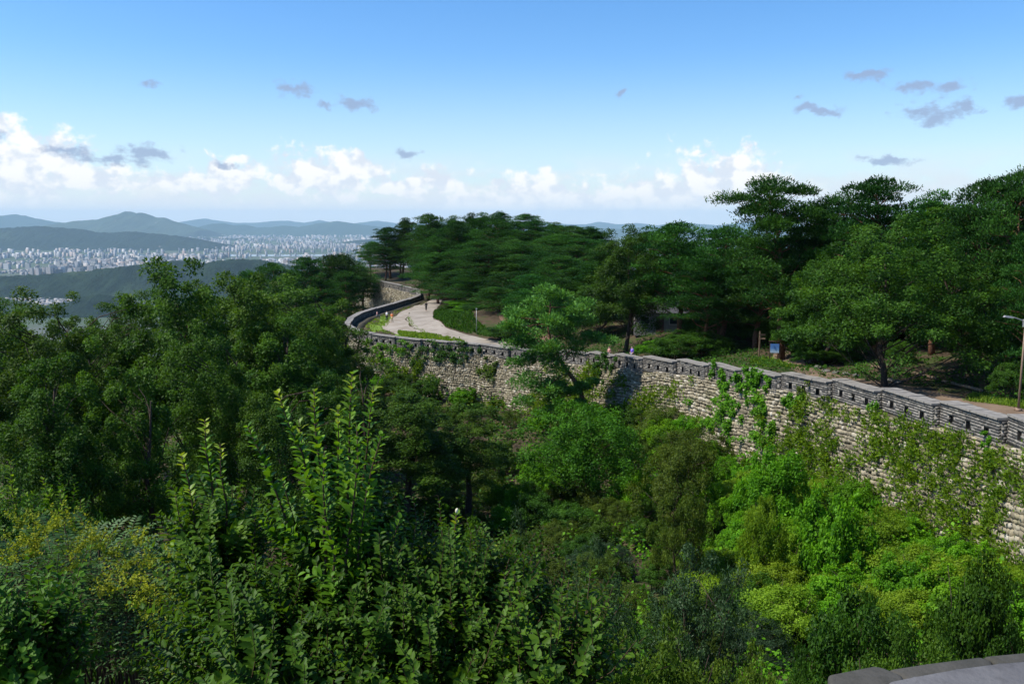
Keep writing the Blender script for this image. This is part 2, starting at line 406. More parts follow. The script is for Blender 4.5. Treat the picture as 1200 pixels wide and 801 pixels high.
def forest_mat(name, a, b, rock=None, sc=0.004):
    m, t, out = new_mat(name)
    n = tnoise(t, sc, 8, 0.65); n2 = tnoise(t, sc*0.2, 4)
    col = ramp(t, n, [(0.3, a), (0.7, b)])
    if rock is not None: col = mixc(t, nd(t, 'ShaderNodeMapRange', {0: tnoise(t, sc*0.6, 7, 0.7), 1: 0.62, 2: 0.68, 3: 0.0, 4: 0.8}).outputs[0], col, rock)
    else: col = mixc(t, nd(t, 'ShaderNodeMapRange', {0: n2, 1: 0.58, 2: 0.66, 3: 0.0, 4: 0.6}).outputs[0], col, (0.070, 0.105, 0.040))
    cn = tnoise(t, sc*6, 4, 0.7); col = mixc(t, nd(t, 'ShaderNodeMapRange', {0: cn, 1: 0.35, 2: 0.7, 3: 0.0, 4: 0.6}).outputs[0], col, a); principled(t, out, col, 0.95, 0.05, cn, 1.0, 14.0); return m
def ridge(name, label, prof, d, depth, mat, rough=0.16, step=1.2, ny=44):
    px = np.arange(prof[0][0], prof[-1][0], step); py = np.interp(px, [p[0] for p in prof], [p[1] for p in prof])
    top = np.array([P(a, b, d) for a, b in zip(px, py)])
    ax = top[:, 0]; H = top[:, 2]-PLAIN
    edge = sm(px, prof[0][0], prof[0][0]+12)*sm(-px, -prof[-1][0], -prof[-1][0]+12)
    t = np.linspace(-1, 1, ny); sc = 5.0/depth
    X, T = np.meshgrid(ax, t); Yv = d+T*depth
    spur = fbm(X*sc*0.9, Yv*sc*0.35, 5, 0.55)
    env = np.clip(1-np.abs(T)**1.25, 0, 1)
    crest = fbm(X*sc*2.5+50, Yv*sc*2.5, 4)
    Hh = H*edge
    Z = PLAIN-2+(Hh+2)*env*(1-rough*2.2*(1-env)*(spur*1.7-0.35)) + (crest-0.5)*Hh.mean()*0.13*env**0.5 + (fbm(X*sc*9, Yv*sc*9, 3)-0.5)*Hh.mean()*0.07*env
    V = np.stack([X.ravel()*(1+0*T.ravel()), Yv.ravel(), Z.ravel()], 1)
    return tag(obj(name, mesh_np(name, V, gridf(ny, len(ax)), mat, smooth=True)), label, 'mountain', kind='structure')
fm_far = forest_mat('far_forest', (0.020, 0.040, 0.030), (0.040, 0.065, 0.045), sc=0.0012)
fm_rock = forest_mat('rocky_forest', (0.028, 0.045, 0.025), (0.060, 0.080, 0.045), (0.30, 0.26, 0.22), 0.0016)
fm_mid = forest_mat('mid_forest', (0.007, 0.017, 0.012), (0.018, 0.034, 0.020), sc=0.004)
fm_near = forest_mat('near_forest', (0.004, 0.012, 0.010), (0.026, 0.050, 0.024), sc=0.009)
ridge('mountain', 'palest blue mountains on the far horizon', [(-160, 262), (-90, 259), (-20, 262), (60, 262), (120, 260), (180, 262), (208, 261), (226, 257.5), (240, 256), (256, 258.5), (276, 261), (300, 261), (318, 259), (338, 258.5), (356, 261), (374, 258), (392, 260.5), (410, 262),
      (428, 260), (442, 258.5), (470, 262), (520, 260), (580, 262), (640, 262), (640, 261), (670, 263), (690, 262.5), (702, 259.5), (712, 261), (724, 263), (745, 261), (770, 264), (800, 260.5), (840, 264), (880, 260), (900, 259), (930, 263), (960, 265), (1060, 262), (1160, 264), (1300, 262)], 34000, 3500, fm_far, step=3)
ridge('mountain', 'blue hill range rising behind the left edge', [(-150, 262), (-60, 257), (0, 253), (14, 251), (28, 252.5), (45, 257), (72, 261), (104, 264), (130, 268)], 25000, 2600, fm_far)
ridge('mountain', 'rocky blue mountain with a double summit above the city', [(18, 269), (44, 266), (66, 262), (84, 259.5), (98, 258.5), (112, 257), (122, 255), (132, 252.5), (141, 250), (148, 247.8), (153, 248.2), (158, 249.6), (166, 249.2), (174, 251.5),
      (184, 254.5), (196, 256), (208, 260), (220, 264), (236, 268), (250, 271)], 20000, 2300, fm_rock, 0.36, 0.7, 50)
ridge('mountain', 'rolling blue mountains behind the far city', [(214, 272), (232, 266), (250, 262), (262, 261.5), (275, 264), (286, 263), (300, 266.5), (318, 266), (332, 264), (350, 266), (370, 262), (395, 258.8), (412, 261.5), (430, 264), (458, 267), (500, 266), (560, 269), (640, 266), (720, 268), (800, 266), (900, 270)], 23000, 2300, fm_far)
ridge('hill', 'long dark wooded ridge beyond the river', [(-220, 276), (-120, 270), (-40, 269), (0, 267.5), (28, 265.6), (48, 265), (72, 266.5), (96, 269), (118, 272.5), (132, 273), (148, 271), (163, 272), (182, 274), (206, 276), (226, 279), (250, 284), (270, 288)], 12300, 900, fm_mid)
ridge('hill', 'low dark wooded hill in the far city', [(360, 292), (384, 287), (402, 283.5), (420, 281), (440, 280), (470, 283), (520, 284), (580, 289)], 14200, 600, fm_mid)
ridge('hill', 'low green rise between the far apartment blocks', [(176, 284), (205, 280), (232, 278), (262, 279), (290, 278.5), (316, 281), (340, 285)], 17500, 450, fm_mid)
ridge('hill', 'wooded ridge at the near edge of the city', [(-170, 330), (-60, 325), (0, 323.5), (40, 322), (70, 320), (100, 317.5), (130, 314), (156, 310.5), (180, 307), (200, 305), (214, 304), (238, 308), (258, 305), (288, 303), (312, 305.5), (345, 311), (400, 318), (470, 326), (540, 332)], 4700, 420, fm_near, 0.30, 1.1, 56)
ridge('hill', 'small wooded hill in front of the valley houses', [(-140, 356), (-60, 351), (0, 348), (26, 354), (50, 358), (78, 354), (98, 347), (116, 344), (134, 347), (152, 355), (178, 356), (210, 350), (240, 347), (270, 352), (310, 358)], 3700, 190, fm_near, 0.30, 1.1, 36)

# river
def water_mat():
    m, t, out = new_mat('river_water')
    principled(t, out, (0.05, 0.07, 0.08), 0.12, 0.8, tnoise(t, 0.02, 3), 0.05, 1.0); return m
rv = []; pts = np.linspace(-14000, 4000, 60)
for x in pts:
    y0 = 9900+350*math.sin(x/2300)+max(0, x+1500)*0.12; rv += [(x, y0, PLAIN+1.5), (x, y0+520, PLAIN+1.5)]
tag(obj('river', mesh_np('river', rv, np.array([(2*i, 2*i+2, 2*i+3, 2*i+1) for i in range(59)]), water_mat())), 'pale river winding through the far city', 'river', kind='structure')

# city: slab blocks
def city_mat():
    m, t, out = new_mat('apartment_concrete')
    a = nd(t, 'ShaderNodeAttribute', attribute_name='tint').outputs['Fac']
    r = nd(t, 'ShaderNodeObjectInfo').outputs['Random']
    v = nd(t, 'ShaderNodeMath', {0: a, 1: nd(t, 'ShaderNodeMath', {0: r, 1: 0.5}, operation='MULTIPLY').outputs[0]}, operation='ADD').outputs[0]
    f = nd(t, 'ShaderNodeMath', {0: v}, operation='FRACT').outputs[0]
    col = ramp(t, f, [(0, (0.12, 0.13, 0.15)), (0.3, (0.22, 0.225, 0.23)), (0.55, (0.34, 0.33, 0.31)), (0.75, (0.34, 0.27, 0.23)), (0.88, (0.46, 0.46, 0.46)), (1.0, (0.24, 0.17, 0.14))])
    principled(t, out, col, 0.8, 0.3); return m
M['city'] = city_mat()
def in_city(x, y, r):
    """density of blocks at a place on the plain"""
    u = x/y*1000+600
    n = vnoise(np.array([x/420.]), np.array([y/420.]))[0]
    if y < 5250: return 0
    edge = 6300 if u < 120 else 6300-(u-120)*5
    if y < max(edge, 5250): return 0
    if 9600 < y < 10900 and u < 470: return 0.0 if 9800 < y < 10500 else 0.25
    if 11000 < y < 13700 and u < 262: return 0.03
    return max(0.02, (n-0.30)*2.2)*(1.0 if y < 9000 else 0.85)
blocks = []; crng = random.Random(4); tries = 0
while len(blocks) < 8500 and tries < 80000:
    tries += 1
    y = 5200+crng.random()**1.5*21000; u = crng.uniform(-180, 560); x = (u-600)/1000*y
    if crng.random() > in_city(x, y, 0): continue
    tower = vnoise(np.array([x/480.+40]), np.array([y/650.]))[0]
    hi = crng.uniform(26, 58) if tower > 0.50 or y > 9000 else crng.uniform(8, 22)
    L = crng.uniform(22, 60) if hi > 30 else crng.uniform(14, 36); D = crng.uniform(13, 20)
    rz = math.radians(35+60*round(tower*3))+crng.uniform(-.08, .08)
    blocks.append((hi*L/(y*y), x, y, L, D, hi, rz, crng.random()))
for _ in range(1500):                                  # low houses in the valley between the two near hills
    y = crng.uniform(3850, 4330); u = crng.uniform(-60, 330); x = (u-600)/1000*y
    if vnoise(np.array([x/160.]), np.array([y/160.]))[0] < 0.5: continue
    blocks.append((1e-6*crng.random(), x, y, crng.uniform(12, 28), crng.uniform(9, 16), crng.uniform(6, 13), crng.uniform(0, 3), crng.random()))
blocks.sort(reverse=True)
in_frame = [b for b in blocks if 3 < b[1]/b[2]*1000+600 < 430]
named = set(id(b) for b in in_frame[:300])
protos = {}
def block_proto(L, D, H, k):
    key = (round(L/12), round(H/12), k)
    if key not in protos:
        m = MB(); l, h = max(1, key[0])*12, max(1, key[1])*12
        m.box((0, 0, h/2), (l, 15, h)); m.box((l*0.22, 0, h+2.2), (6, 7, 4.4)); m.box((-l*0.25, 0, h+1.8), (5, 7, 3.6)); m.box((0, 0, h+0.5), (l+0.6, 15.6, 1.0))
        me = m.mesh('apartment_block', M['city'])
        a = me.attributes.new('tint', 'FLOAT', 'FACE'); a.data.foreach_set('value', np.full(len(me.polygons), k/5.0, dtype=np.float32))
        protos[key] = me
    return protos[key]
bv, bf, bt = [], [], []
for b in blocks:
    _, x, y, L, D, H, rz, t = b
    if id(b) in named:
        o = obj('apartment_block', block_proto(L, D, H, int(t*5))); o.location = (x, y, PLAIN); o.rotation_euler.z = rz
        far = y > 8000
        tag(o, 'tall pale apartment block packed among others in the far city' if H > 30 else 'low pale block among the dense city streets', 'building', 'apartment blocks of the far city')
    else:
        c, s = math.cos(rz), math.sin(rz); n = len(bv)
        q = [(c*a-s*e+x, s*a+c*e+y) for a, e in ((-L/2, -D/2), (L/2, -D/2), (L/2, D/2), (-L/2, D/2))]
        bv += [(a, e, PLAIN-1) for a, e in q]+[(a, e, PLAIN+H) for a, e in q]
        bf += [(n, n+1, n+5, n+4), (n+1, n+2, n+6, n+5), (n+2, n+3, n+7, n+6), (n+3, n, n+4, n+7), (n+4, n+5, n+6, n+7)]; bt += [t]*5
tag(obj('city_mass', mesh_np('city_mass', bv, np.array(bf), M['city'], np.array(bt))), 'mass of far city buildings filling the plain', 'city', kind='stuff')

# ------------------------------------------------------------------ local terrain
def terrain_mat():
    m, t, out = new_mat('hillside_soil')
    n = tnoise(t, 0.35, 6, 0.6); n2 = tnoise(t, 2.5, 5, 0.6)
    col = ramp(t, n, [(0.35, (0.040, 0.032, 0.020)), (0.5, (0.085, 0.060, 0.038)), (0.62, (0.045, 0.065, 0.018))])
    col = mixc(t, nd(t, 'ShaderNodeMapRange', {0: n2, 1: 0.4, 2: 0.7, 3: 0.0, 4: 0.5}).outputs[0], col, (0.030, 0.028, 0.016))
    principled(t, out, col, 0.95, 0.1, n2, 0.6, 0.06); return m
def axis(a, b, st, lo, hi, n):
    core = np.arange(a, b, st)
    return np.concatenate([a-np.geomspace(st*2, a-lo, n)[::-1], core, b+np.geomspace(st*2, hi-b, n)])
gxs = axis(-60, 70, 1.0, -1700, 1700, 22); gys = axis(-10, 250, 1.0, -1500, 2400, 22)
GX, GY = np.meshgrid(gxs, gys); GZ = hz(GX.ravel(), GY.ravel()); GZ2 = GZ.reshape(GX.shape)
def hz1(x, y):
    i = min(max(int(np.searchsorted(gxs, x))-1, 0), len(gxs)-2); j = min(max(int(np.searchsorted(gys, y))-1, 0), len(gys)-2)
    a, b = (x-gxs[i])/(gxs[i+1]-gxs[i]), (y-gys[j])/(gys[j+1]-gys[j])
    return float((GZ2[j, i]*(1-a)+GZ2[j, i+1]*a)*(1-b)+(GZ2[j+1, i]*(1-a)+GZ2[j+1, i+1]*a)*b)
tag(obj('hillside', mesh_np('hillside', np.stack([GX.ravel(), GY.ravel(), GZ], 1), gridf(len(gys), len(gxs)), terrain_mat(), smooth=True)),
    'wooded hillside and valley falling away from the fortress wall', 'hillside', kind='structure')

# ------------------------------------------------------------------ the fortress wall
wall = empty('fortress_wall', (float(JX[VIS0]), float(JY[VIS0]), float(JZ[VIS0])-PH-WH))
tag(wall, 'long winding stone fortress wall with a grey brick parapet', 'wall')
wb = wall.matrix_basis.copy(); wbi = Vector(wall.location)
us = np.arange(CU[4]+1.2, CU[-1], 1.0); x, y, z, nx, ny_, tx, ty = wall_at(us)
prof = ((0.02, -PH-0.02), (0.15*WH+0.02, -PH-WH-0.5), (-2.4, -PH-WH-0.5), (-2.4, -0.985), (-0.78, -0.985), (-0.78, -PH-0.02))
cv = np.concatenate([np.stack([x+nx*o, y+ny_*o, z+dz], 1) for o, dz in prof])
n = len(us); cf = []
for k in range(6):
    a, b = k*n, ((k+1) % 6)*n; i = np.arange(n-1); cf.append(np.stack([a+i, a+i+1, b+i+1, b+i], 1))
obj('wall_core', mesh_np('wall_core', cv-np.array(wbi), np.concatenate(cf), M['core'])).parent = wall

# face stones
def stone_template(r):
    V = []
    for yy, ins in ((-0.5, 1.0), (0.18, 1.0), (0.5, 0.72)):
        for sx, sz in ((-1, -1), (1, -1), (1, 1), (-1, 1)):
            j = 0.10 if yy > 0 else 0
            V.append((sx*0.5*ins+r.uniform(-j, j)*0.7, yy+r.uniform(-j, j)*0.8, sz*0.5*ins+r.uniform(-j, j)*0.7))
    F = [(8, 9, 10, 11)]+[(4+i, 4+(i+1) % 4, 8+(i+1) % 4, 8+i) for i in range(4)]+[(i, (i+1) % 4, 4+(i+1) % 4, 4+i) for i in range(4)]
    return np.array(V), np.array(F)
sr = random.Random(7)
STV = [stone_template(sr) for _ in range(14)]
stones = []
v = 0.0; course = 0
while v < WH:
    h = sr.uniform(0.18, 0.32)*(1+0.15*v/WH); u = CU[VIS0]+sr.uniform(0, .4)
    while u < CU[-1]-1:
        w = sr.uniform(0.20, 0.48)*(1.0 if u < CU[30] else 1.4)
        stones.append((u+w/2, v+h/2+sr.uniform(-.03, .03), w*0.93, h*sr.uniform(0.84, 1.0), sr.uniform(0.30, 0.46), sr.randrange(14), sr.random(), sr.gauss(0, .05)))
        u += w
    v += h; course += 1
SA = np.array(stones)
SA[:, 1] += (vnoise(SA[:, 0]*0.35, SA[:, 1]*0.2)-.5)*.45+rng.normal(0, .022, len(SA)); SA[:, 3] *= 0.82+0.4*rng.random(len(SA))
sx, sy, sz, snx, sny, stx, sty = wall_at(SA[:, 0])
off = 0.10+0.15*SA[:, 1]+rng.normal(0, 0.025, len(SA))
PX, PY, PZ = sx+snx*off, sy+sny*off, sz-PH-SA[:, 1]
qx, qy, qd = proj(PX, PY, PZ)
size = SA[:, 2]*SA[:, 3]/(qd**2)
ok = (qx > 4) & (qx < 1196) & (qy < 690) & (qd > 1) & (PZ > hz(PX+snx*0.4, PY+sny*0.4)+1.3)
order = np.argsort(-np.where(ok, size, 0))[:300]; chosen = set(order.tolist())
tint_of = np.clip(0.25+0.75*np.random.default_rng(3).random(len(SA))**0.9, 0, 1); tint_of[rng.random(len(SA)) < 0.2] *= 0.4
stone_me = []
for k in range(14):
    me = mesh_np('stone', STV[k][0], STV[k][1], M['stone'], np.full(9, 0.2+0.8*((k*5) % 14)/13)); stone_me.append(me)
sv, sf, st = [], [], []; cnt = 0
for i in range(len(SA)):
    a = np.array([stx[i], sty[i], 0]); nrm = np.array([snx[i], sny[i], 0.15]); nrm /= np.linalg.norm(nrm)
    upv = np.cross(a, nrm); upv *= -1 if upv[2] < 0 else 1
    c_, s_ = math.cos(SA[i, 7]), math.sin(SA[i, 7]); a, upv = a*c_+upv*s_, upv*c_-a*s_
    B = np.stack([a*SA[i, 2], nrm*SA[i, 4], upv*SA[i, 3]], 1); pos = np.array([PX[i], PY[i], PZ[i]])-np.array(wbi)
    k = int(SA[i, 5])
    if i in chosen:
        o = obj('stone', stone_me[k], wall); Mx = Matrix(B.tolist()).to_4x4(); Mx.translation = Vector(pos); o.matrix_basis = Mx
    else:
        nf = 9 if SA[i, 0] < CU[25] else 5; sv.append(STV[k][0]@B.T+pos); sf.append(STV[k][1][:nf]+cnt); cnt += 12; st.append(np.full(nf, tint_of[i]))
tag(obj('stonework', mesh_np('stonework', np.concatenate(sv), np.concatenate(sf), M['stone'], np.concatenate(st)), wall), 'irregular pale granite stonework of the wall face', kind='stuff')

# parapet sections with brick courses, loopholes and cap slabs
def boxes_np(L):
    """L rows: centre(3), dim(3) in a local frame -> verts, faces"""
    L = np.array(L); c, d = L[:, :3], L[:, 3:6]/2
    sg = np.array([(-1, -1, -1), (1, -1, -1), (1, 1, -1), (-1, 1, -1), (-1, -1, 1), (1, -1, 1), (1, 1, 1), (-1, 1, 1)])
    V = (c[:, None]+sg[None]*d[:, None]).reshape(-1, 3)
    q = np.array([(3, 2, 1, 0), (4, 5, 6, 7), (0, 1, 5, 4), (1, 2, 6, 5), (2, 3, 7, 6), (3, 0, 4, 7)])
    return V, (q[None]+8*np.arange(len(L))[:, None, None]).reshape(-1, 4)
pr = random.Random(21)
for i in range(VIS0, JN-1):
    a, b = J[i].copy(), J[i+1].copy(); zm = (a.z+b.z)/2; dz = (a.z-b.z)*0.26; gap = 0.10
    d2 = (b-a).to_2d().normalized(); nn = Vector((-d2.y, d2.x))
    saw = 0.26 if i < 30 else 0.05
    A = Vector((a.x+nn.x*(saw+.04)+d2.x*gap, a.y+nn.y*(saw+.04)+d2.y*gap, zm+dz)); B = Vector((b.x-nn.x*saw*.3, b.y-nn.y*saw*.3, zm-dz))
    L = (B-A).length; ex = (B-A).normalized(); ey = Vector((0, 0, 1)).cross(ex).normalized()   # ey outward
    ez = ex.cross(ey)
    if ez.z < 0: ez = -ez
    Mx = Matrix((ex, ey, ez)).transposed().to_4x4(); Mx.translation = A-wbi
    T = 0.80; top = -0.17; bot = -PH-0.12
    far = i > 27
    # loopholes: three openings, low in the section
    holes = [(L*f-0.19, L*f+0.19) for f in (0.2, 0.5, 0.8)]; hb, ht = -1.08, -0.62
    core = []; xs = [0.02]+[w for h in holes for w in h]+[L-0.02]
    for k in range(0, len(xs), 2): core.append(((xs[k]+xs[k+1])/2, -T/2, (hb+ht)/2, xs[k+1]-xs[k], T-0.06, ht-hb))
    core.append((L/2, -T/2, (top+ht)/2, L-0.04, T-0.06, top-ht)); core.append((L/2, -T/2, (bot+hb)/2, L-0.04, T-0.06, hb-bot))
    for h in holes: core.append(((h[0]+h[1])/2, -T+0.12, (hb+ht)/2, h[1]-h[0], 0.12, ht-hb))  # back plates added to shut out light from behind, so the openings stay dark
    cvv, cff = boxes_np(core)
    sec = obj('parapet_section', mesh_np('parapet_section', cvv, cff, M['mortar']), wall); sec.matrix_basis = Mx
    # bricks on the outer face, the inner face and the ends
    bl = []; bh = 0.150; nrow = int((top-bot)/bh)
    for rI in range(nrow):
        zc = top-bh*(rI+0.5); xq = -0.0 - (0.15 if rI % 2 else 0)
        inhole = hb-0.02 < zc < ht+0.02
        while xq < L:
            w = pr.uniform(0.30, 0.50); x0, x1 = max(xq, 0.0), min(xq+w, L); xq += w
            if x1-x0 < 0.06: continue
            if inhole and any(x0 < h[1]-.04 and x1 > h[0]+.04 for h in holes): continue
            o_ = pr.uniform(-0.012, 0.014)
            bl.append(((x0+x1)/2, -0.05+o_, zc, x1-x0-0.028, 0.13, bh-0.030))
            if far and rI % 1 == 0: bl.append(((x0+x1)/2, -T+0.05-o_, zc, x1-x0-0.028, 0.13, bh-0.030))
        if not far:
            for yc in (-0.25, -0.5): bl.append((0.03+pr.uniform(-.01, .01), yc-(0.1 if rI % 2 else 0), zc, 0.12, 0.23, bh-0.02))
    bvv, bff = boxes_np(bl); tt = np.repeat(np.random.default_rng(i).random(len(bl)), 6)
    tag(obj('brick_courses', mesh_np('brick_courses', bvv, bff, M['brick'], tt), sec), kind='stuff')
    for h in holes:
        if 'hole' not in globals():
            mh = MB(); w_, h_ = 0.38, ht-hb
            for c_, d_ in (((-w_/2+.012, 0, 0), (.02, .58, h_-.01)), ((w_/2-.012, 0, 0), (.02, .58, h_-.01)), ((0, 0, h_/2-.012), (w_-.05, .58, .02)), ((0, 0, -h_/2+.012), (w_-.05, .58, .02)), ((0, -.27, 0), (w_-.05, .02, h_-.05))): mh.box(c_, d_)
            hole = mh.mesh('loophole', M['loophole'])  # added lining plates with the opening's shade painted in
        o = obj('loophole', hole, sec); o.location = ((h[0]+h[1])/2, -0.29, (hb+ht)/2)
    # cap: a brick string course and slabs
    m = MB(); m.box((L/2, -T/2, top+0.035), (L+0.02, T+0.10, 0.07)); m.build('string_course', M['brick'], sec)
    xq = 0.0
    while xq < L-0.05:
        w = min(pr.uniform(0.5, 0.85), L-xq)
        if L-xq-w < 0.3: w = L-xq
        m = MB(); hh = pr.uniform(0.085, 0.12)
        m.box((0, 0, 0), (w-0.012, T+pr.uniform(0.18, 0.26), hh), taper=0.985)
        o = m.build('cap_slab', M['cap'], sec); o.location = (xq+w/2, -T/2+pr.uniform(-.02, .02), top+0.073+hh/2); o.rotation_euler = (pr.gauss(0, .012), pr.gauss(0, .008), pr.gauss(0, .012))
        xq += w
# ------------------------------------------------------------------ haze over the far valley
hm, ht_, ho = new_mat('haze_air')
pv = nd(ht_, 'ShaderNodeVolumePrincipled', {'Color': c4((0.57, 0.815, 1.0)), 'Density': 2.8e-5, 'Anisotropy': 0.0})
ht_.links.new(pv.outputs[0], ho.inputs['Volume'])
m = MB(); m.box((0, 0, (PLAIN-4+420)/2), (80600, 80600, 420-PLAIN+4))
tag(m.build('haze', hm), 'thin blue summer haze over the valley', 'haze', kind='stuff')

# ------------------------------------------------------------------ foliage generators
def unit(n, r): v = r.normal(size=(n, 3)); return v/np.linalg.norm(v, axis=1, keepdims=True)
def norm(v): return v/(np.linalg.norm(v, axis=-1, keepdims=True)+1e-9)
DIAMOND = (np.array([(0, 0, 0), (0.5, 0.45, 0.07), (0, 1, -0.03), (-0.5, 0.45, 0.07)]), np.array([(0, 1, 2, 3)]))
LENS = (np.array([(0, 0, 0), (0.40, 0.28, 0.10), (0.34, 0.70, 0.05), (0, 1, -0.08), (-0.34, 0.70, 0.05), (-0.40, 0.28, 0.10)]), np.array([(0, 1, 2, 3), (0, 3, 4, 5)]))
OVATE = (np.array([(0, 0, 0), (0.36, 0.22, 0.10), (0.46, 0.5, 0.10), (0.26, 0.8, 0.03), (0, 1, -0.10), (-0.26, 0.8, 0.03), (-0.46, 0.5, 0.10), (-0.36, 0.22, 0.10), (0, 0.5, 0.02)]),
         np.array([(0, 1, 8), (1, 2, 8), (2, 3, 8), (3, 4, 8), (4, 5, 8), (5, 6, 8), (6, 7, 8), (7, 0, 8)]))
def lay(tmpl, pos, axis_, nrm, length, width):
    """place a leaf template at every pos, pointing along axis_, facing nrm"""
    tv, tf = tmpl; a = norm(axis_); s = norm(np.cross(a, nrm)); n = np.cross(s, a)
    L = np.broadcast_to(np.asarray(length, float), (len(pos),)); Wd = np.broadcast_to(np.asarray(width, float), (len(pos),))
    V = pos[:, None]+tv[None, :, 0:1]*(s*Wd[:, None])[:, None]+tv[None, :, 1:2]*(a*L[:, None])[:, None]+tv[None, :, 2:3]*(n*L[:, None])[:, None]
    F = tf[None]+(len(tv)*np.arange(len(pos)))[:, None, None]
    return V.reshape(-1, 3), F.reshape(-1, tf.shape[1])
def join(parts):
    V, F, T, n = [], [], [], 0
    for v, f, t in parts:
        V.append(v); F.append(f+n); T.append(np.broadcast_to(np.asarray(t, float), (len(f),))); n += len(v)
    return np.concatenate(V), np.concatenate(F), np.concatenate(T)
def clump(r, centre, rad, n, out, leaf, flat=0.75, droop=0.12, wide=0.55):
    """leaves round one twig cluster; out: outward direction of the crown there"""
    d = unit(n, r); d = norm(d+0.35*out+np.array([0, 0, 0.25])); d[:, 2] *= flat
    p = centre+d*rad*(r.random((n, 1))**0.45)
    nn = norm(d*0.45+np.array([0, 0, 0.6])+0.2*out+r.normal(size=(n, 3))*0.45)
    ax = norm(np.cross(nn, r.normal(size=(n, 3)))+d*0.5-np.array([0, 0, droop]))
    l = leaf*r.uniform(0.7, 1.3, n)
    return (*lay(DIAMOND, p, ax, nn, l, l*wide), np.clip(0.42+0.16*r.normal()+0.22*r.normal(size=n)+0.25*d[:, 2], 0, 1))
def bend(a, b, r, sag=0.0, n=4, wob=0.06):
    a, b = np.array(a, float), np.array(b, float); L = np.linalg.norm(b-a)
    return [a+(b-a)*t+np.array([0, 0, sag*L*math.sin(math.pi*t)])+r.normal(size=3)*wob*L*math.sin(math.pi*t) for t in np.linspace(0, 1, n)]

def broadleaf(seed, H, rad, base, ncl, nleaf, leaf, mat, lumps=6, wide=0.55, crown_name='crown', stems=1, clr=(0.16, 0.26), bark='bark'):
    r = np.random.default_rng(seed); cz, rz = (base+H)/2, (H-base)/2
    lump = unit(lumps, r); lr = r.uniform(0.1, 0.38, lumps)
    parts, cents = [], []
    k = 0
    while k < ncl:
        d = unit(1, r)[0]
        if d[2] < -0.55: continue
        bulge = 0.80+max(0, float(((lump@d).clip(0)**6*lr).sum()))
        t = r.random()**0.42*(1+0.15*r.random()**3)
        c = np.array([d[0]*rad*bulge*t, d[1]*rad*bulge*t, cz+d[2]*rz*bulge*t*(1 if d[2] > 0 else 0.95)])
        cr = rad*r.uniform(*clr)*(1.1-0.3*t); cents.append(c); out = norm(np.array([d[0], d[1], d[2]*0.6]))
        parts.append(clump(r, c, cr, int(nleaf*r.uniform(0.7, 1.3)), out, leaf, wide=wide)); k += 1
    V, F, T = join(parts); Wact = 2*float(np.percentile(np.hypot(V[:, 0], V[:, 1]), 96)); Hact = float(np.percentile(V[:, 2], 99.6))
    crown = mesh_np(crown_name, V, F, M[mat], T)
    m = MB(); trunks = []
    for s in range(stems):
        off = r.normal(size=3)*0.12*rad*(stems > 1); off[2] = 0
        lean = r.normal(size=3)*0.10*H*(1+0.8*(stems > 1)); lean[2] = 0
        pts = bend((off[0], off[1], -0.4), (off[0]+lean[0], off[1]+lean[1], H*0.86), r, 0, 7, 0.02)
        r0 = 0.018*H+0.01; m.tube(pts, [r0*(1.15-t) for t in np.linspace(0, 1, 7)], 7); trunks.append(pts)
    for c in cents[:int(46+0*ncl)]:
        pts = trunks[r.integers(len(trunks))]; zt = max(base*0.7, c[2]-0.45*np.hypot(c[0], c[1])-0.1*H); zz = [p[2] for p in pts]
        o = np.array([np.interp(zt, zz, [p[j] for p in pts]) for j in range(3)])
        L = np.linalg.norm(c-o); m.tube(bend(o, c, r, 0.06, 4, 0.05), [0.006*L+0.003*H**.5, 0.005*L+0.002*H**.5, 0.004*L+0.0015*H**.5, 0.003], 5, False)
    return dict(H=Hact, W=Wact, parts=[('trunk' if stems == 1 and crown_name == 'crown' else 'stem', m.mesh('trunk', M[bark], True)), (crown_name, crown)])

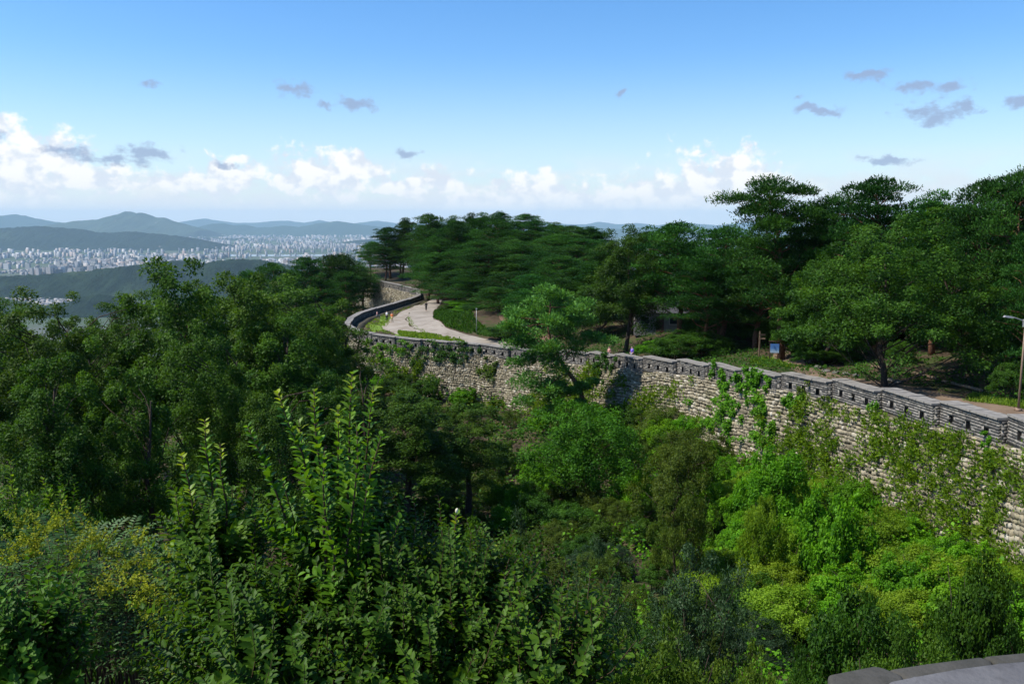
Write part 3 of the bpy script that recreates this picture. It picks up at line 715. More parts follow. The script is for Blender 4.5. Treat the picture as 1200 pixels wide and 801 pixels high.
def pine(seed, H, rad, base, npads, nneedle, lean=0.1, mat='needle', nl=0.24, umbrella=0.6):
    """red pine: bare crooked trunk, flat needle pads in tiers"""
    r = np.random.default_rng(seed); m = MB()
    ln = np.array([r.normal(), r.normal(), 0])*lean*H
    trunk = [np.array([0, 0, -0.4])]+[np.array([ln[0]*t*t+0.03*H*math.sin(5*t+seed), ln[1]*t*t+0.03*H*math.cos(4*t+seed), H*0.95*t]) for t in np.linspace(0.12, 1, 8)]
    trunk[1][:2] *= 0.3
    m.tube(trunk, [0.022*H*(1.12-t) for t in np.linspace(0, 1, 9)], 8)
    zz = [p[2] for p in trunk]; parts = []
    at = lambda z: np.array([np.interp(z, zz, [p[j] for p in trunk]) for j in range(3)])
    tiers = []
    for k in range(npads):
        f = k/(npads-1); z = base+(H-base)*f**0.85
        reach = rad*(1-umbrella*f**2.4)*r.uniform(0.25, 1.0)**0.6
        if f > 0.95: reach *= 0.3
        a = k*2.4+r.normal()*0.4; o = at(max(base*0.8, z-0.22*reach-0.05*H))
        c = np.array([at(z)[0]+reach*math.cos(a), at(z)[1]+reach*math.sin(a), z+r.normal()*0.02*H])
        L = np.linalg.norm(c-o); br = bend(o, c, r, 0.05, 5, 0.06)
        m.tube(br, [0.012*L+0.03, 0.010*L+0.024, 0.008*L+0.018, 0.006*L+0.012, 0.006], 5, False)
        pr_ = rad*r.uniform(0.26, 0.42)*(1-0.25*f)
        for q in range(4):                              # sub pads along the limb
            if q == 0: pc = c; rr = pr_
            else:
                w = r.uniform(0.45, 0.95); pc = br[int(w*4)]+np.array([r.normal()*pr_*.7, r.normal()*pr_*.7, r.uniform(0, .06)*H*0.4]); rr = pr_*r.uniform(.4, .75)
            ptint = r.normal(); n = int(nneedle*(rr/pr_)**2/2.0); th = 2*math.pi*r.random(n); q2 = np.sqrt(r.random(n))
            edge = 1+0.25*np.sin(3*th+r.random()*6)+0.15*np.sin(7*th+r.random()*6)
            dome = (1-q2**2)*0.50*rr
            p = pc+np.stack([q2*rr*edge*np.cos(th), q2*rr*edge*np.sin(th), dome*r.random(n)**.6+r.normal(size=n)*0.09*rr], 1)
            ax = norm(np.stack([np.cos(th)*0.7, np.sin(th)*0.7, 0.5+0.6*r.random(n)], 1)+r.normal(size=(n, 3))*0.5)
            nn = norm(np.array([0, 0, 0.8])+r.normal(size=(n, 3))*0.5); l = nl*r.uniform(0.7, 1.3, n)
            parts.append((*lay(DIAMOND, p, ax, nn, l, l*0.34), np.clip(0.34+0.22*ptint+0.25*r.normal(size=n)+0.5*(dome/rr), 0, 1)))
    V, F, T = join(parts)
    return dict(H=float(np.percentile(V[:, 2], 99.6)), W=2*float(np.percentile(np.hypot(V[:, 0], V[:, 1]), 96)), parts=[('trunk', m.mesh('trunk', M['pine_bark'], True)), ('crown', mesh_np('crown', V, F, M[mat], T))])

def plant(proto, name, label, cat, x, y, H, W=None, group=None, rot=None, z=None, mats=None):
    gz = hz1(x, y) if z is None else z
    e = empty(name, (x, y, gz)); sH = H/proto['H']; sW = sH if W is None else W/proto['W']
    e.rotation_euler.z = random.uniform(0, 6.28) if rot is None else rot; e.scale = (sW, sW, sH)
    for nm, me in proto['parts']: obj(nm, me, e)
    return tag(e, label, cat, group)
def plant_px(proto, name, label, cat, px, pytop, d, wpx, group=None, rot=None, minH=1.5):
    """stand a plant at depth d so that its top reaches photo height pytop"""
    t = P(px, pytop, d); g = hz1(t.x, t.y)
    return plant(proto, name, label, cat, t.x, t.y, max(minH, t.z-g), None if wpx is None else wpx*d/1000, group, rot)

ORD = ['leftmost', 'second from the left', 'third from the left', 'fourth from the left', 'fifth from the left', 'sixth from the left', 'seventh from the left', 'eighth from the left', 'ninth from the left', 'tenth from the left', 'eleventh from the left', 'twelfth from the left', 'thirteenth from the left', 'fourteenth from the left', 'fifteenth from the left', 'sixteenth from the left', 'seventeenth from the left']
def ordered(rows):
    rows = sorted(rows, key=lambda q: q[0]); k = len(rows)
    return [(*q, 'rightmost' if i == k-1 else ORD[i]) for i, q in enumerate(rows)]
# prototypes
HUGE = broadleaf(3, 12, 6.4, -0.2, 240, 200, 0.20, 'oak_leaf', 12, clr=(0.11, 0.2))
OAK = [broadleaf(1, 12, 4.6, -1.5, 150, 260, 0.20, 'oak_leaf', 8), broadleaf(2, 12, 4.4, -1.2, 140, 260, 0.19, 'oak_leaf', 7)]
WOOD = [broadleaf(11, 16, 3.6, 2.6, 150, 220, 0.17, 'wood_leaf', 9), broadleaf(12, 16, 3.8, 3.0, 150, 220, 0.16, 'wood_leaf', 8), broadleaf(13, 16, 3.4, 2.2, 150, 220, 0.17, 'wood_leaf', 10)]
BRIGHT = broadleaf(21, 7, 3.6, 0.6, 170, 150, 0.18, 'bright_tree', 10, 0.42)
PINE_LOW = pine(35, 9, 4.2, 0.8, 50, 560)
PINE = [pine(31, 12, 4.2, 4.0, 46, 580), pine(32, 12, 4.6, 4.6, 42, 620), pine(33, 12, 4.0, 3.2, 50, 560), pine(34, 13, 4.4, 4.6, 40, 900, 0.12, umbrella=0.4)]
SH = {
 'green': [broadleaf(41, 3.2, 2.0, 0.0, 105, 150, 0.115, 'oak_leaf', 7, 0.55, 'foliage', 3, (0.15, 0.28)), broadleaf(42, 3.2, 2.1, 0.0, 105, 150, 0.12, 'wood_leaf', 8, 0.6, 'foliage', 3, (0.15, 0.28))],
 'bright': [broadleaf(43, 3.0, 2.1, -0.1, 110, 150, 0.12, 'bright_leaf', 8, 0.6, 'foliage', 3, (0.14, 0.28)), broadleaf(44, 2.8, 2.1, -0.1, 105, 140, 0.14, 'bright_leaf', 8, 0.7, 'foliage', 3, (0.14, 0.28))],
 'yellow': [broadleaf(45, 2.8, 2.0, -0.1, 100, 150, 0.11, 'yellow_leaf', 7, 0.5, 'foliage', 3, (0.14, 0.28))],
 'olive': [broadleaf(46, 3.2, 2.0, 0.0, 110, 160, 0.095, 'olive_leaf', 8, 0.45, 'foliage', 3, (0.14, 0.27))],
 'blue': [broadleaf(47, 3.2, 2.0, 0.1, 120, 180, 0.085, 'blue_leaf', 9, 0.38, 'foliage', 4, (0.13, 0.25)), broadleaf(48, 3.2, 2.1, 0.1, 120, 180, 0.085, 'blue_leaf', 10, 0.38, 'foliage', 4, (0.13, 0.25))],
}
# ------------------------------------------------------------------ woods on the valley side, left of the wall
for k, (px, py, d, w, lab) in enumerate((
    (205, 306, 47, 150, 'tall slender tree standing above the left woods against the near ridge'),
    (38, 342, 43, 150, 'dark leafy tree at the left edge, its top below the valley houses'),
    (108, 352, 46, 120, 'lower leafy tree between the left edge tree and the tallest wood tree'),
    (285, 322, 58, 140, 'leafy tree just right of the tallest tree in the woods'),
    (345, 326, 66, 130, 'leafy tree in the woods below the dark pines left of the bend'),
    (396, 352, 78, 110, 'leafy tree beside the outer tip of the wall bend'),
    (335, 372, 55, 130, 'rounded tree in the middle rank of the left woods'),
    (240, 380, 40, 120, 'tree with a slim dark trunk in front of the tallest wood tree'),
    (478, 438, 57, 150, 'dark rounded tree in front of the far stone face'),
    (548, 478, 60, 110, 'small dark tree between the rounded tree and the bright green one'),
    (420, 420, 64, 110, 'tree whose top touches the parapet at the bend'),
    (150, 400, 36, 130, 'shaded tree low in the left woods'),
    (60, 420, 33, 140, 'shaded tree low at the left edge'),
    (370, 440, 46, 120, 'shaded tree behind the tall leafy shoots'),
    (300, 430, 38, 110, 'narrow shaded tree behind the leafy shoots'),
    (-30, 360, 52, 140, 'tree cut off by the left edge of the view'))):
    plant_px(WOOD[k % 3], 'broadleaf_tree', lab, 'tree', px, py, d, w)
for px, py, d, w, od in ordered(((0, 350, 66, 120), (70, 352, 64, 110), (150, 346, 62, 110), (245, 330, 72, 110), (310, 330, 80, 110), (375, 340, 92, 100), (130, 356, 80, 110), (20, 358, 85, 110), (215, 342, 88, 110), (285, 338, 98, 110), (345, 342, 105, 100))):
    plant_px(WOOD[random.randrange(3)], 'broadleaf_tree', f'leafy tree in the rear ranks of the left woods, {od}', 'tree', px, py+random.uniform(-3, 3), d, w, 'rear trees of the left woods')
# pines left of the bend
for px, py, d, w, od in ordered(((296, 318, 190, 50), (322, 309, 196, 60), (352, 302, 200, 60), (382, 300, 205, 60), (408, 298, 212, 60), (340, 320, 170, 60), (375, 322, 172, 56), (405, 318, 182, 50), (425, 310, 222, 54))):
    plant_px(PINE[random.randrange(3)], 'pine_tree', f'dark pine on the slope beyond the wall bend, {od}', 'tree', px, py, d, w, 'pines left of the wall bend')
# ------------------------------------------------------------------ pine hill inside the wall
def hill_rows(x0, x1, n, prof, d0, d1, seed, back=False):
    r = random.Random(seed); out = []
    for i in range(n):
        px = x0+(x1-x0)*(i+r.uniform(.2, .8))/n; py = np.interp(px, [q[0] for q in prof], [q[1] for q in prof])
        d = d0+(d1-d0)*i/(n-1)
        if px < 497:
            if not back: continue
            d = 248-(px-428)*0.15
        out.append((px, py+r.uniform(-4, 8), d+r.uniform(-6, 6), r.uniform(9.5, 12.5)*1000/d))
    return out
crest = [(425, 282), (445, 270), (470, 260), (500, 255), (530, 251), (560, 249), (590, 247), (620, 249), (650, 257), (680, 263), (715, 271)]
for grp, lab, rows in (('crest pines', 'dark pine on the crest of the far pine hill', hill_rows(428, 712, 15, crest, 222, 188, 1, True)),
                       ('upper pines', 'pine just below the crest of the far pine hill', hill_rows(436, 712, 14, [(q[0], q[1]+14) for q in crest], 206, 164, 2, True)),
                       ('middle pines', 'pine in the middle ranks of the far pine hill', hill_rows(470, 712, 12, [(q[0], q[1]+29) for q in crest], 192, 142, 3)),
                       ('front pines', 'pine in the front rank beside the bending road', hill_rows(506, 706, 10, [(500, 302), (540, 294), (580, 292), (620, 296), (660, 302), (710, 310)], 178, 120, 4))):
    for px, py, d, w, od in ordered(rows):
        plant_px(PINE[random.randrange(3)], 'pine_tree', f'{lab}, {od}', 'tree', px, py, d, w, grp)
for px, py, d, w, od in ordered(((560, 322, 152, 74), (598, 318, 142, 84), (636, 322, 130, 86), (668, 326, 122, 76), (584, 336, 134, 60), (622, 342, 122, 60))):
    plant_px(PINE_LOW, 'pine_tree', f'low pine on the reddish bank by the road, {od}', 'tree', px, py, d, w, 'low pines on the bank')
plant_px(PINE[2], 'pine_tree', 'light green low pine leaning over the bend of the road', 'tree', 532, 318, 163, 64)
# ------------------------------------------------------------------ trees inside the wall, right half
RT = [(HUGE, 1050, 246, 58, 250, 'broadleaf_tree', 'huge spreading oak beside the path behind the wall'),
      (OAK[1], 1150, 300, 62, 150, 'broadleaf_tree', 'lower leafy tree right of the huge oak'),
      (OAK[1], 735, 268, 98, 112, 'broadleaf_tree', 'round dark leafy tree beside the grey hut'),
      (OAK[0], 972, 296, 74, 100, 'broadleaf_tree', 'leafy tree left of the huge oak, above the information board'),
      (PINE[3], 925, 210, 80, 150, 'pine_tree', 'tall pine with open layered top against the white cloud'),
      (PINE[0], 1042, 210, 74, 130, 'pine_tree', 'pine with a pointed top behind the huge oak'),
      (PINE[1], 985, 232, 82, 110, 'pine_tree', 'pine between the tall open pine and the pointed one'),
      (PINE[2], 1105, 226, 70, 120, 'pine_tree', 'dense pine behind the right of the huge oak'),
      (PINE[0], 1150, 212, 66, 120, 'pine_tree', 'high dark pine near the right edge'),
      (PINE[1], 1198, 200, 62, 130, 'pine_tree', 'highest dark pine at the right edge'),
      (PINE[2], 1232, 262, 54, 100, 'pine_tree', 'pine with low boughs over the street lamp'),
      (PINE[0], 800, 262, 96, 120, 'pine_tree', 'flat topped pine right of the round leafy tree'),
      (PINE[1], 850, 266, 92, 120, 'pine_tree', 'flat topped pine left of the tall open pine'),
      (PINE[2], 890, 276, 88, 110, 'pine_tree', 'pine below the tall open pine'),
      (PINE[1], 765, 272, 112, 100, 'pine_tree', 'pine behind the round leafy tree'),
      (PINE[0], 830, 300, 90, 90, 'pine_tree', 'low pine reaching over the dark shrubs'),
      (PINE[2], 846, 318, 94, 80, 'pine_tree', 'low pine with a bare crooked bough above the signpost')]
for pr_, px, py, d, w, nm, lab in RT: plant_px(pr_, nm, lab, 'tree', px, py, d, w)
for px, py, d, w, od in ordered(((960, 262, 104, 110), (1010, 255, 100, 110), (1080, 250, 96, 120), (1130, 252, 92, 120), (1180, 250, 88, 120), (900, 296, 112, 110), (860, 292, 118, 110), (1230, 230, 70, 120), (720, 290, 128, 90), (800, 292, 120, 110))):
    plant_px(PINE[random.randrange(4)], 'pine_tree', f'dark pine deep in the grove behind the wall, {od}', 'tree', px, py, d, w, 'pines deep in the right grove')
for px, py, d, w, od in ordered(((1000, 350, 84, 130), (1090, 355, 80, 130), (1170, 350, 76, 120), (930, 360, 90, 110), (1050, 370, 92, 120), (1130, 375, 72, 100), (1220, 350, 66, 110), (850, 350, 105, 110), (790, 340, 118, 120), (1180, 330, 58, 110), (900, 350, 98, 100), (960, 345, 78, 110), (700, 330, 112, 90), (1020, 330, 104, 130), (1110, 330, 98, 130))):
    plant_px(OAK[random.randrange(2)], 'broadleaf_tree', f'shaded understorey tree in the grove behind the wall, {od}', 'tree', px, py, d, w, 'understorey trees of the right grove')
# lone pine in front of the wall: leaning trunk, built for itself
def lone_pine():
    b = P(686, 500, 80.5); b.z = hz1(b.x, b.y); e = empty('pine_tree', b)
    tag(e, 'lone light green pine leaning in front of the stone wall', 'tree'); r = np.random.default_rng(77)
    W_ = lambda px, py, dd=0: np.array(P(px, py, 80.5+dd)-b)
    tr = [np.array([0, 0, -0.4]), W_(685, 478), W_(680, 455), W_(667, 437), W_(655, 420), W_(645, 400), W_(642, 380), W_(645, 360)]
    m = MB(); m.tube(tr, [0.30, 0.26, 0.24, 0.2, 0.17, 0.13, 0.09, 0.04], 8)
    pads = [(645, 352, 22, 0), (628, 362, 20, 1.2), (668, 360, 20, -1), (610, 372, 24, .5), (650, 374, 22, -1.5), (685, 378, 20, .6), (600, 384, 18, -.5), (630, 388, 26, 1), (664, 392, 24, 1), (694, 396, 16, -.4), (612, 402, 22, 0),
            (640, 410, 20, -1.2), (676, 412, 20, .5), (625, 424, 18, .7), (650, 432, 22, -1), (622, 442, 24, 0), (640, 452, 24, .8), (628, 466, 20, -.8), (660, 458, 14, -.5), (646, 476, 18, .3), (690, 450, 10, -.3), (680, 470, 9, -.3), (655, 344, 14, .5)]
    parts = []
    for px, py, rp, dd in pads:
        c = W_(px, py, dd); rr = rp*0.0805
        o = tr[int(np.clip(np.argmin([np.linalg.norm(t-c) for t in tr]), 2, 7))]
        m.tube(bend(o, c, r, 0.05, 4, 0.07), [0.07, 0.05, 0.035, 0.015], 5, False)
        for q in range(3):
            cc = c+r.normal(size=3)*np.array([rr*.5, rr*.5, rr*.22]); n = 380; d = unit(n, r)*np.array([1, 1, 0.46])
            p = cc+d*rr*0.72*(r.random((n, 1))**0.5); ax = norm(d+np.array([0, 0, .5])+r.normal(size=(n, 3))*.5)
            l = 0.33*r.uniform(.7, 1.3, n); parts.append((*lay(DIAMOND, p, ax, norm(np.array([0, 0, .8])+r.normal(size=(n, 3))*.5), l, l*.32), np.clip(.55+.3*r.normal(size=n)+.3*d[:, 2], 0, 1)))
    obj('trunk', m.mesh('trunk', M['pine_bark'], True), e); V, F, T = join(parts); obj('crown', mesh_np('crown', V, F, M['lone_needle'], T), e)
M['lone_needle'] = leaf_mat('lone_needle', (0.035, 0.120, 0.022), (0.130, 0.310, 0.050), 0.28, 0.55, 0.2, 0, 0)
lone_pine()

# ------------------------------------------------------------------ shrubs and small trees on the slope below the wall
plant_px(BRIGHT, 'broadleaf_tree', 'bright green rounded small tree below the lone pine', 'tree', 688, 476, 60, 150)
plant_px(SH['olive'][0], 'shrub', 'large brownish olive shrub right of the bright green tree', 'shrub', 795, 512, 54, 110)
plant_px(SH['olive'][0], 'shrub', 'brownish shrub below the large olive shrub', 'shrub', 800, 570, 42, 80)
plant_px(SH['blue'][0], 'shrub', 'broad blue grey shrub in the middle of the slope', 'shrub', 810, 640, 24, 140)
plant_px(SH['blue'][1], 'shrub', 'blue grey shrub right of the tall shoot with the pale tip', 'shrub', 610, 610, 22, 120)
plant_px(SH['blue'][1], 'shrub', 'small blue grey shrub in the shade below the bright tree', 'shrub', 700, 640, 23, 120)
plant_px(SH['olive'][0], 'shrub', 'olive green fine leaved bush at the bottom of the view', 'shrub', 760, 730, 14, 210)
plant_px(SH['olive'][0], 'shrub', 'olive green bush beside the bottom left of the stone cap', 'shrub', 870, 760, 15, 130)
plant_px(SH['bright'][0], 'shrub', 'bright green bush covering the foot of the wall at mid slope', 'shrub', 905, 525, 50, 90)
plant_px(SH['bright'][1], 'shrub', 'tall bright green bush right of the bare earth track', 'shrub', 985, 580, 40, 100)
plant_px(SH['yellow'][0], 'shrub', 'yellowish green bush near the bare earth track', 'shrub', 895, 585, 40, 60)
plant_px(SH['green'][0], 'shrub', 'leafy green bush just above the stone cap', 'shrub', 1000, 690, 20, 150)
plant_px(SH['green'][1], 'shrub', 'bluish green bush above the right end of the stone cap', 'shrub', 1150, 670, 22, 130)
taken = []
def scatter_shrubs(n, box, kinds, dmin, hr, lab, grp, keep, seed):
    r = random.Random(seed); c = 0; tries = 0
    while c < n and tries < n*80:
        tries += 1; px, py = r.uniform(box[0], box[2]), r.uniform(box[1], box[3])
        # march to the ground behind this pixel
        d = 8.0
        while d < 150:
            p = P(px, py, d)
            if p.z < hz1(p.x, p.y): break
            d += 2.0 if d < 40 else 3.0
        else: continue
        x, y = p.x, p.y; sd, _ = near_wall([x], [y])
        if not keep(float(sd[0]), x, y): continue
        if any((x-a)**2+(y-b)**2 < dmin**2 for a, b in taken): continue
        taken.append((x, y)); k = r.choice(kinds); pr_ = r.choice(SH[k]); H = r.uniform(*hr)
        words_ = {'green': 'mid green', 'bright': 'bright green', 'yellow': 'yellowish green', 'olive': 'olive green', 'blue': 'blue grey'}[k]
        lb = f'{words_} {lab}'
        if 'wall foot' in grp:
            q = int(np.argmin((JX[:-1]+JX[1:]-2*x)**2+(JY[:-1]+JY[1:]-2*y)**2)); lb = f'{words_} bush at the wall foot below parapet section {q-11} from the right'
        plant(pr_, 'shrub', lb, 'shrub', x, y, H, H*r.uniform(1.1, 1.6), grp); c += 1
outside = lambda s, x, y: s < -1.8
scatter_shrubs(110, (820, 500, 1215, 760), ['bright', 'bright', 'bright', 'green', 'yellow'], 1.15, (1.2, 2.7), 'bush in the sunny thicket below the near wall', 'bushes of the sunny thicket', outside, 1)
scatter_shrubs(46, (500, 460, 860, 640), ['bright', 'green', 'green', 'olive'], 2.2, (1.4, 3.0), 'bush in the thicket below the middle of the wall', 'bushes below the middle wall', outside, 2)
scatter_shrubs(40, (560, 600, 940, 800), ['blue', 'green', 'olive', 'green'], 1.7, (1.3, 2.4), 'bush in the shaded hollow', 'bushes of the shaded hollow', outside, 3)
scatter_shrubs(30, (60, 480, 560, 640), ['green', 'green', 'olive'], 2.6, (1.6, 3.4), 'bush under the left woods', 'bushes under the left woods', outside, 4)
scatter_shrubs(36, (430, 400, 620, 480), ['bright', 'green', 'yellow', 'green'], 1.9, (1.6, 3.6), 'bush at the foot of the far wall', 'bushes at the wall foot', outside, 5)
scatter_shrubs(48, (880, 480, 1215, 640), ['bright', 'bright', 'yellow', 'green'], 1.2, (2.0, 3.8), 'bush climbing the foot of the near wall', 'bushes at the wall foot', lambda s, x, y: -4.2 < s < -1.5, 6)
scatter_shrubs(26, (690, 450, 900, 560), ['bright', 'bright', 'olive', 'green'], 1.3, (2.2, 4.2), 'bush climbing the foot of the middle wall', 'bushes at the wall foot', lambda s, x, y: -4.0 < s < -1.5, 7)
for px, py, d, w, od in ordered(((1060, 340, 84, 110), (1140, 345, 80, 110), (990, 350, 92, 100), (930, 345, 100, 100), (1190, 340, 72, 90), (880, 345, 106, 90), (830, 345, 112, 90))):
    plant_px(PINE_LOW, 'pine_tree', f'low dark young pine under the right grove, {od}', 'tree', px, py, d, w, 'low young pines of the right grove')
for k in range(46):
    pxx, dd_ = random.uniform(760, 1230), random.uniform(68, 104); q = P(pxx, 400, dd_); sdd = float(near_wall([q.x], [q.y])[0][0])
    if sdd > 11: plant(SH['green'][k % 2], 'shrub', 'dark shrub in the deep shade of the grove behind the wall', 'shrub', q.x, q.y, random.uniform(1.6, 3.2), random.uniform(2.6, 4.4), 'shrubs in the deep shade of the grove')
# dark shrubs behind the parapet
for px, py, d, w, k, lab in ((790, 392, 88, 70, 'green', 'dark shrub behind the parapet right of the purple walker'), (826, 388, 90, 80, 'green', 'tall dark shrub behind the parapet beside the signpost'), (852, 396, 90, 50, 'blue', 'greyish shrub behind the parapet at the signpost'),
                       (770, 398, 92, 50, 'bright', 'small green shrub behind the walkers'), (950, 404, 80, 60, 'green', 'dark shrub right of the information board'), (985, 408, 74, 60, 'green', 'dark shrub behind the low stone border'),
                       (590, 380, 118, 60, 'green', 'dark shrub on the bank above the road'), (545, 364, 150, 60, 'bright', 'green shrub in the inner bend of the road'), (560, 370, 140, 50, 'green', 'dark green shrub under the front pines'), (1185, 425, 52, 50, 'green', 'shrub by the foot of the street lamp'), (531, 369, 152, 40, 'green', 'low green shrub at the tip of the inner road bend'), (548, 377, 140, 44, 'bright', 'low bright shrub below the thin grey pole')):
    plant_px(SH[k][0], 'shrub', lab, 'shrub', px, py, d, w, minH=0.8)
# ------------------------------------------------------------------ road, paths and grass inside the wall
def ground_at(px, py, dmin=30, dmax=240, lift=0.0):
    d = dmin
    while d < dmax:
        p = P(px, py, d)
        if p.z < hz1(p.x, p.y): break
        d += 0.5
    a, b = d-0.5, d
    for _ in range(8):
        c = (a+b)/2; p = P(px, py, c)
        if p.z < hz1(p.x, p.y): b = c
        else: a = c
    return Vector((p.x, p.y, hz1(p.x, p.y)+lift))
def strip(name, left, right, mat, lift, nx=8, sub=5, label=None, jag=0.0, seed=1):
    r = random.Random(seed); Lp = [ground_at(a, b) for a, b in left]; Rp = [ground_at(a, b) for a, b in right]
    rows = []
    for i in range(len(Lp)-1):
        for k in range(sub):
            t = k/sub; rows.append((Lp[i].lerp(Lp[i+1], t), Rp[i].lerp(Rp[i+1], t)))
    rows.append((Lp[-1], Rp[-1])); V = []
    for a, b in rows:
        ja, jb = r.uniform(-jag, jag), r.uniform(-jag, jag)
        for k in range(nx+1):
            t = k/nx; q = a.lerp(b, t); q.x += ja*(1-t)+jb*t; V.append((q.x, q.y, hz1(q.x, q.y)+lift))
    return tag(obj(name, mesh_np(name, V, gridf(len(rows), nx+1), mat, smooth=True)), label, 'path', kind='structure')
def ground_stuff(name, c0, c1, c2, sc):
    m, t, out = new_mat(name); n = tnoise(t, sc, 6, 0.65); n2 = tnoise(t, sc*9, 4, 0.7)
    col = ramp(t, n, [(0.32, c0), (0.5, c1), (0.68, c2)])
    col = mixc(t, nd(t, 'ShaderNodeMapRange', {0: n2, 1: 0.4, 2: 0.75, 3: 0.0, 4: 0.35}).outputs[0], col, c0)
    principled(t, out, col, 0.92, 0.15, n2, 0.5, 0.03); return m
M['concrete'] = ground_stuff('old_concrete', (0.175, 0.15, 0.118), (0.28, 0.245, 0.20), (0.34, 0.305, 0.255), 0.35)
M['gravel'] = ground_stuff('pale_gravel', (0.19, 0.155, 0.115), (0.30, 0.26, 0.21), (0.37, 0.33, 0.275), 0.5)
M['dirt'] = ground_stuff('trodden_earth', (0.10, 0.07, 0.045), (0.17, 0.12, 0.08), (0.23, 0.17, 0.115), 0.4)
M['bank'] = ground_stuff('red_earth_bank', (0.09, 0.055, 0.04), (0.15, 0.090, 0.062), (0.19, 0.12, 0.08), 0.4)
strip('road', [(507, 350), (493, 358), (480.5, 366), (476.5, 374), (482, 382), (499, 391), (524, 396.5), (559, 402.5), (598, 407)],
      [(519, 350), (514, 359), (507, 366), (508, 374), (522, 384), (548, 392.5), (577, 398.5), (601, 402), (640, 404)], M['concrete'], 0.05, label='pale concrete road curving into the pines', jag=0.06)
strip('gravel_patch', [(491, 357), (470, 365), (458, 374), (446, 385), (462, 391), (484, 394)], [(493, 358.5), (480, 366.5), (476, 374.5), (481.5, 382.5), (492, 388), (498, 391)], M['gravel'], 0.03, label='pale gravel beside the concrete road', jag=0.25, seed=2)
strip('earth_bank', [(578, 360), (582, 370), (590, 380), (600, 388), (610, 394), (620, 399)], [(590, 352), (596, 362), (608, 372), (622, 382), (635, 390), (645, 398)], M['bank'], 0.03, label='reddish bare bank under the front pines', jag=0.3, seed=3)
strip('dirt_path', [(905, 404), (906, 416), (915, 427), (935, 437), (985, 449), (1045, 459), (1110, 474), (1180, 488), (1240, 500)], [(921, 404), (930, 416), (950, 430), (985, 439), (1035, 448), (1090, 458), (1145, 469), (1200, 480), (1260, 491)], M['dirt'], 0.04, label='trodden brown earth path along the parapet', jag=0.25, seed=4)
M['lawn'] = ground_stuff('lawn_soil', (0.07, 0.11, 0.018), (0.12, 0.19, 0.025), (0.17, 0.23, 0.04), 0.6)
strip('lawn', [(412, 383), (420, 378), (436, 373), (450, 371.5), (461, 372)], [(428, 391), (452, 393), (447, 386), (457, 379), (462, 375)], M['lawn'], 0.02, label='green lawn inside the tip of the wall bend', jag=.2, seed=9)
strip('lawn', [(462, 392), (470, 388.5), (500, 391.5), (530, 397.5), (552, 402)], [(464, 394), (480, 396), (505, 398.5), (535, 401), (553, 403)], M['lawn'], 0.024, label='grass verge along the far parapet', jag=.2, seed=10)
def blades(name, label, area, n, hgt, mat='grass', wd=0.25, seed=1, keep=None, dmin=30):
    """grass over a photo polygon's ground"""
    r = np.random.default_rng(seed); A = [ground_at(a, b, dmin) for a, b in area]
    xs, ys = np.array([a.x for a in A]), np.array([a.y for a in A]); X = r.uniform(xs.min(), xs.max(), n*3); Y = r.uniform(ys.min(), ys.max(), n*3)
    ins = np.zeros(len(X), bool); j = len(A)-1
    for i in range(len(A)):
        c = ((ys[i] > Y) != (ys[j] > Y)) & (X < (xs[j]-xs[i])*(Y-ys[i])/(ys[j]-ys[i]+1e-12)+xs[i]); ins ^= c; j = i
    e = fbm(X*0.8+seed, Y*0.8, 3); ins &= e > 0.36
    X, Y = X[ins][:n], Y[ins][:n]; Z = np.array([hz1(a, b) for a, b in zip(X, Y)]); k = len(X)
    ax = norm(r.normal(size=(k, 3))*0.45+np.array([0, 0, 1])); nn = unit(k, r); l = hgt*r.uniform(.5, 1.4, k)
    V, F = lay(DIAMOND, np.stack([X, Y, Z], 1), ax, nn, l, l*wd)
    return tag(obj(name, mesh_np(name, V, F, M[mat], r.random(k))), label, 'grass', kind='stuff')
blades('grass', 'bright mown grass inside the tip of the wall bend', [(416, 381), (440, 373), (458, 373), (455, 381), (447, 386), (463, 392), (430, 389)], 12000, 0.26, wd=.4)
blades('grass', 'grass verge between the far parapet and the road', [(463, 388), (500, 391), (530, 396), (545, 400.5), (505, 398.5), (470, 394)], 8000, 0.3, seed=2, wd=.4)
blades('grass', 'thin grass strip between the gravel and the concrete', [(477, 372), (480.5, 372), (486, 381), (500, 389.5), (494, 389), (480, 381)], 800, 0.25, seed=3)
blades('grass', 'grass along the parapet beyond the bend', [(455, 364), (478, 356), (489, 349.5), (492, 352), (480, 361), (462, 369)], 2500, 0.35, seed=4)
blades('grass', 'grass verge at the foot of the street lamp', [(1130, 470), (1190, 478), (1260, 490), (1260, 470), (1190, 465), (1140, 462)], 3800, 0.25, seed=5)
blades('grass', 'grass around the post of the information board', [(880, 428), (915, 432), (935, 430), (905, 420), (880, 419)], 2000, 0.3, seed=6)
blades('grass', 'weedy grass between the road and the bank', [(510, 364), (509, 373), (522, 383), (550, 391), (600, 399), (602, 396), (570, 385), (556, 374), (550, 362), (530, 358)], 12000, 0.4, seed=7, wd=.4, mat='oak_leaf')

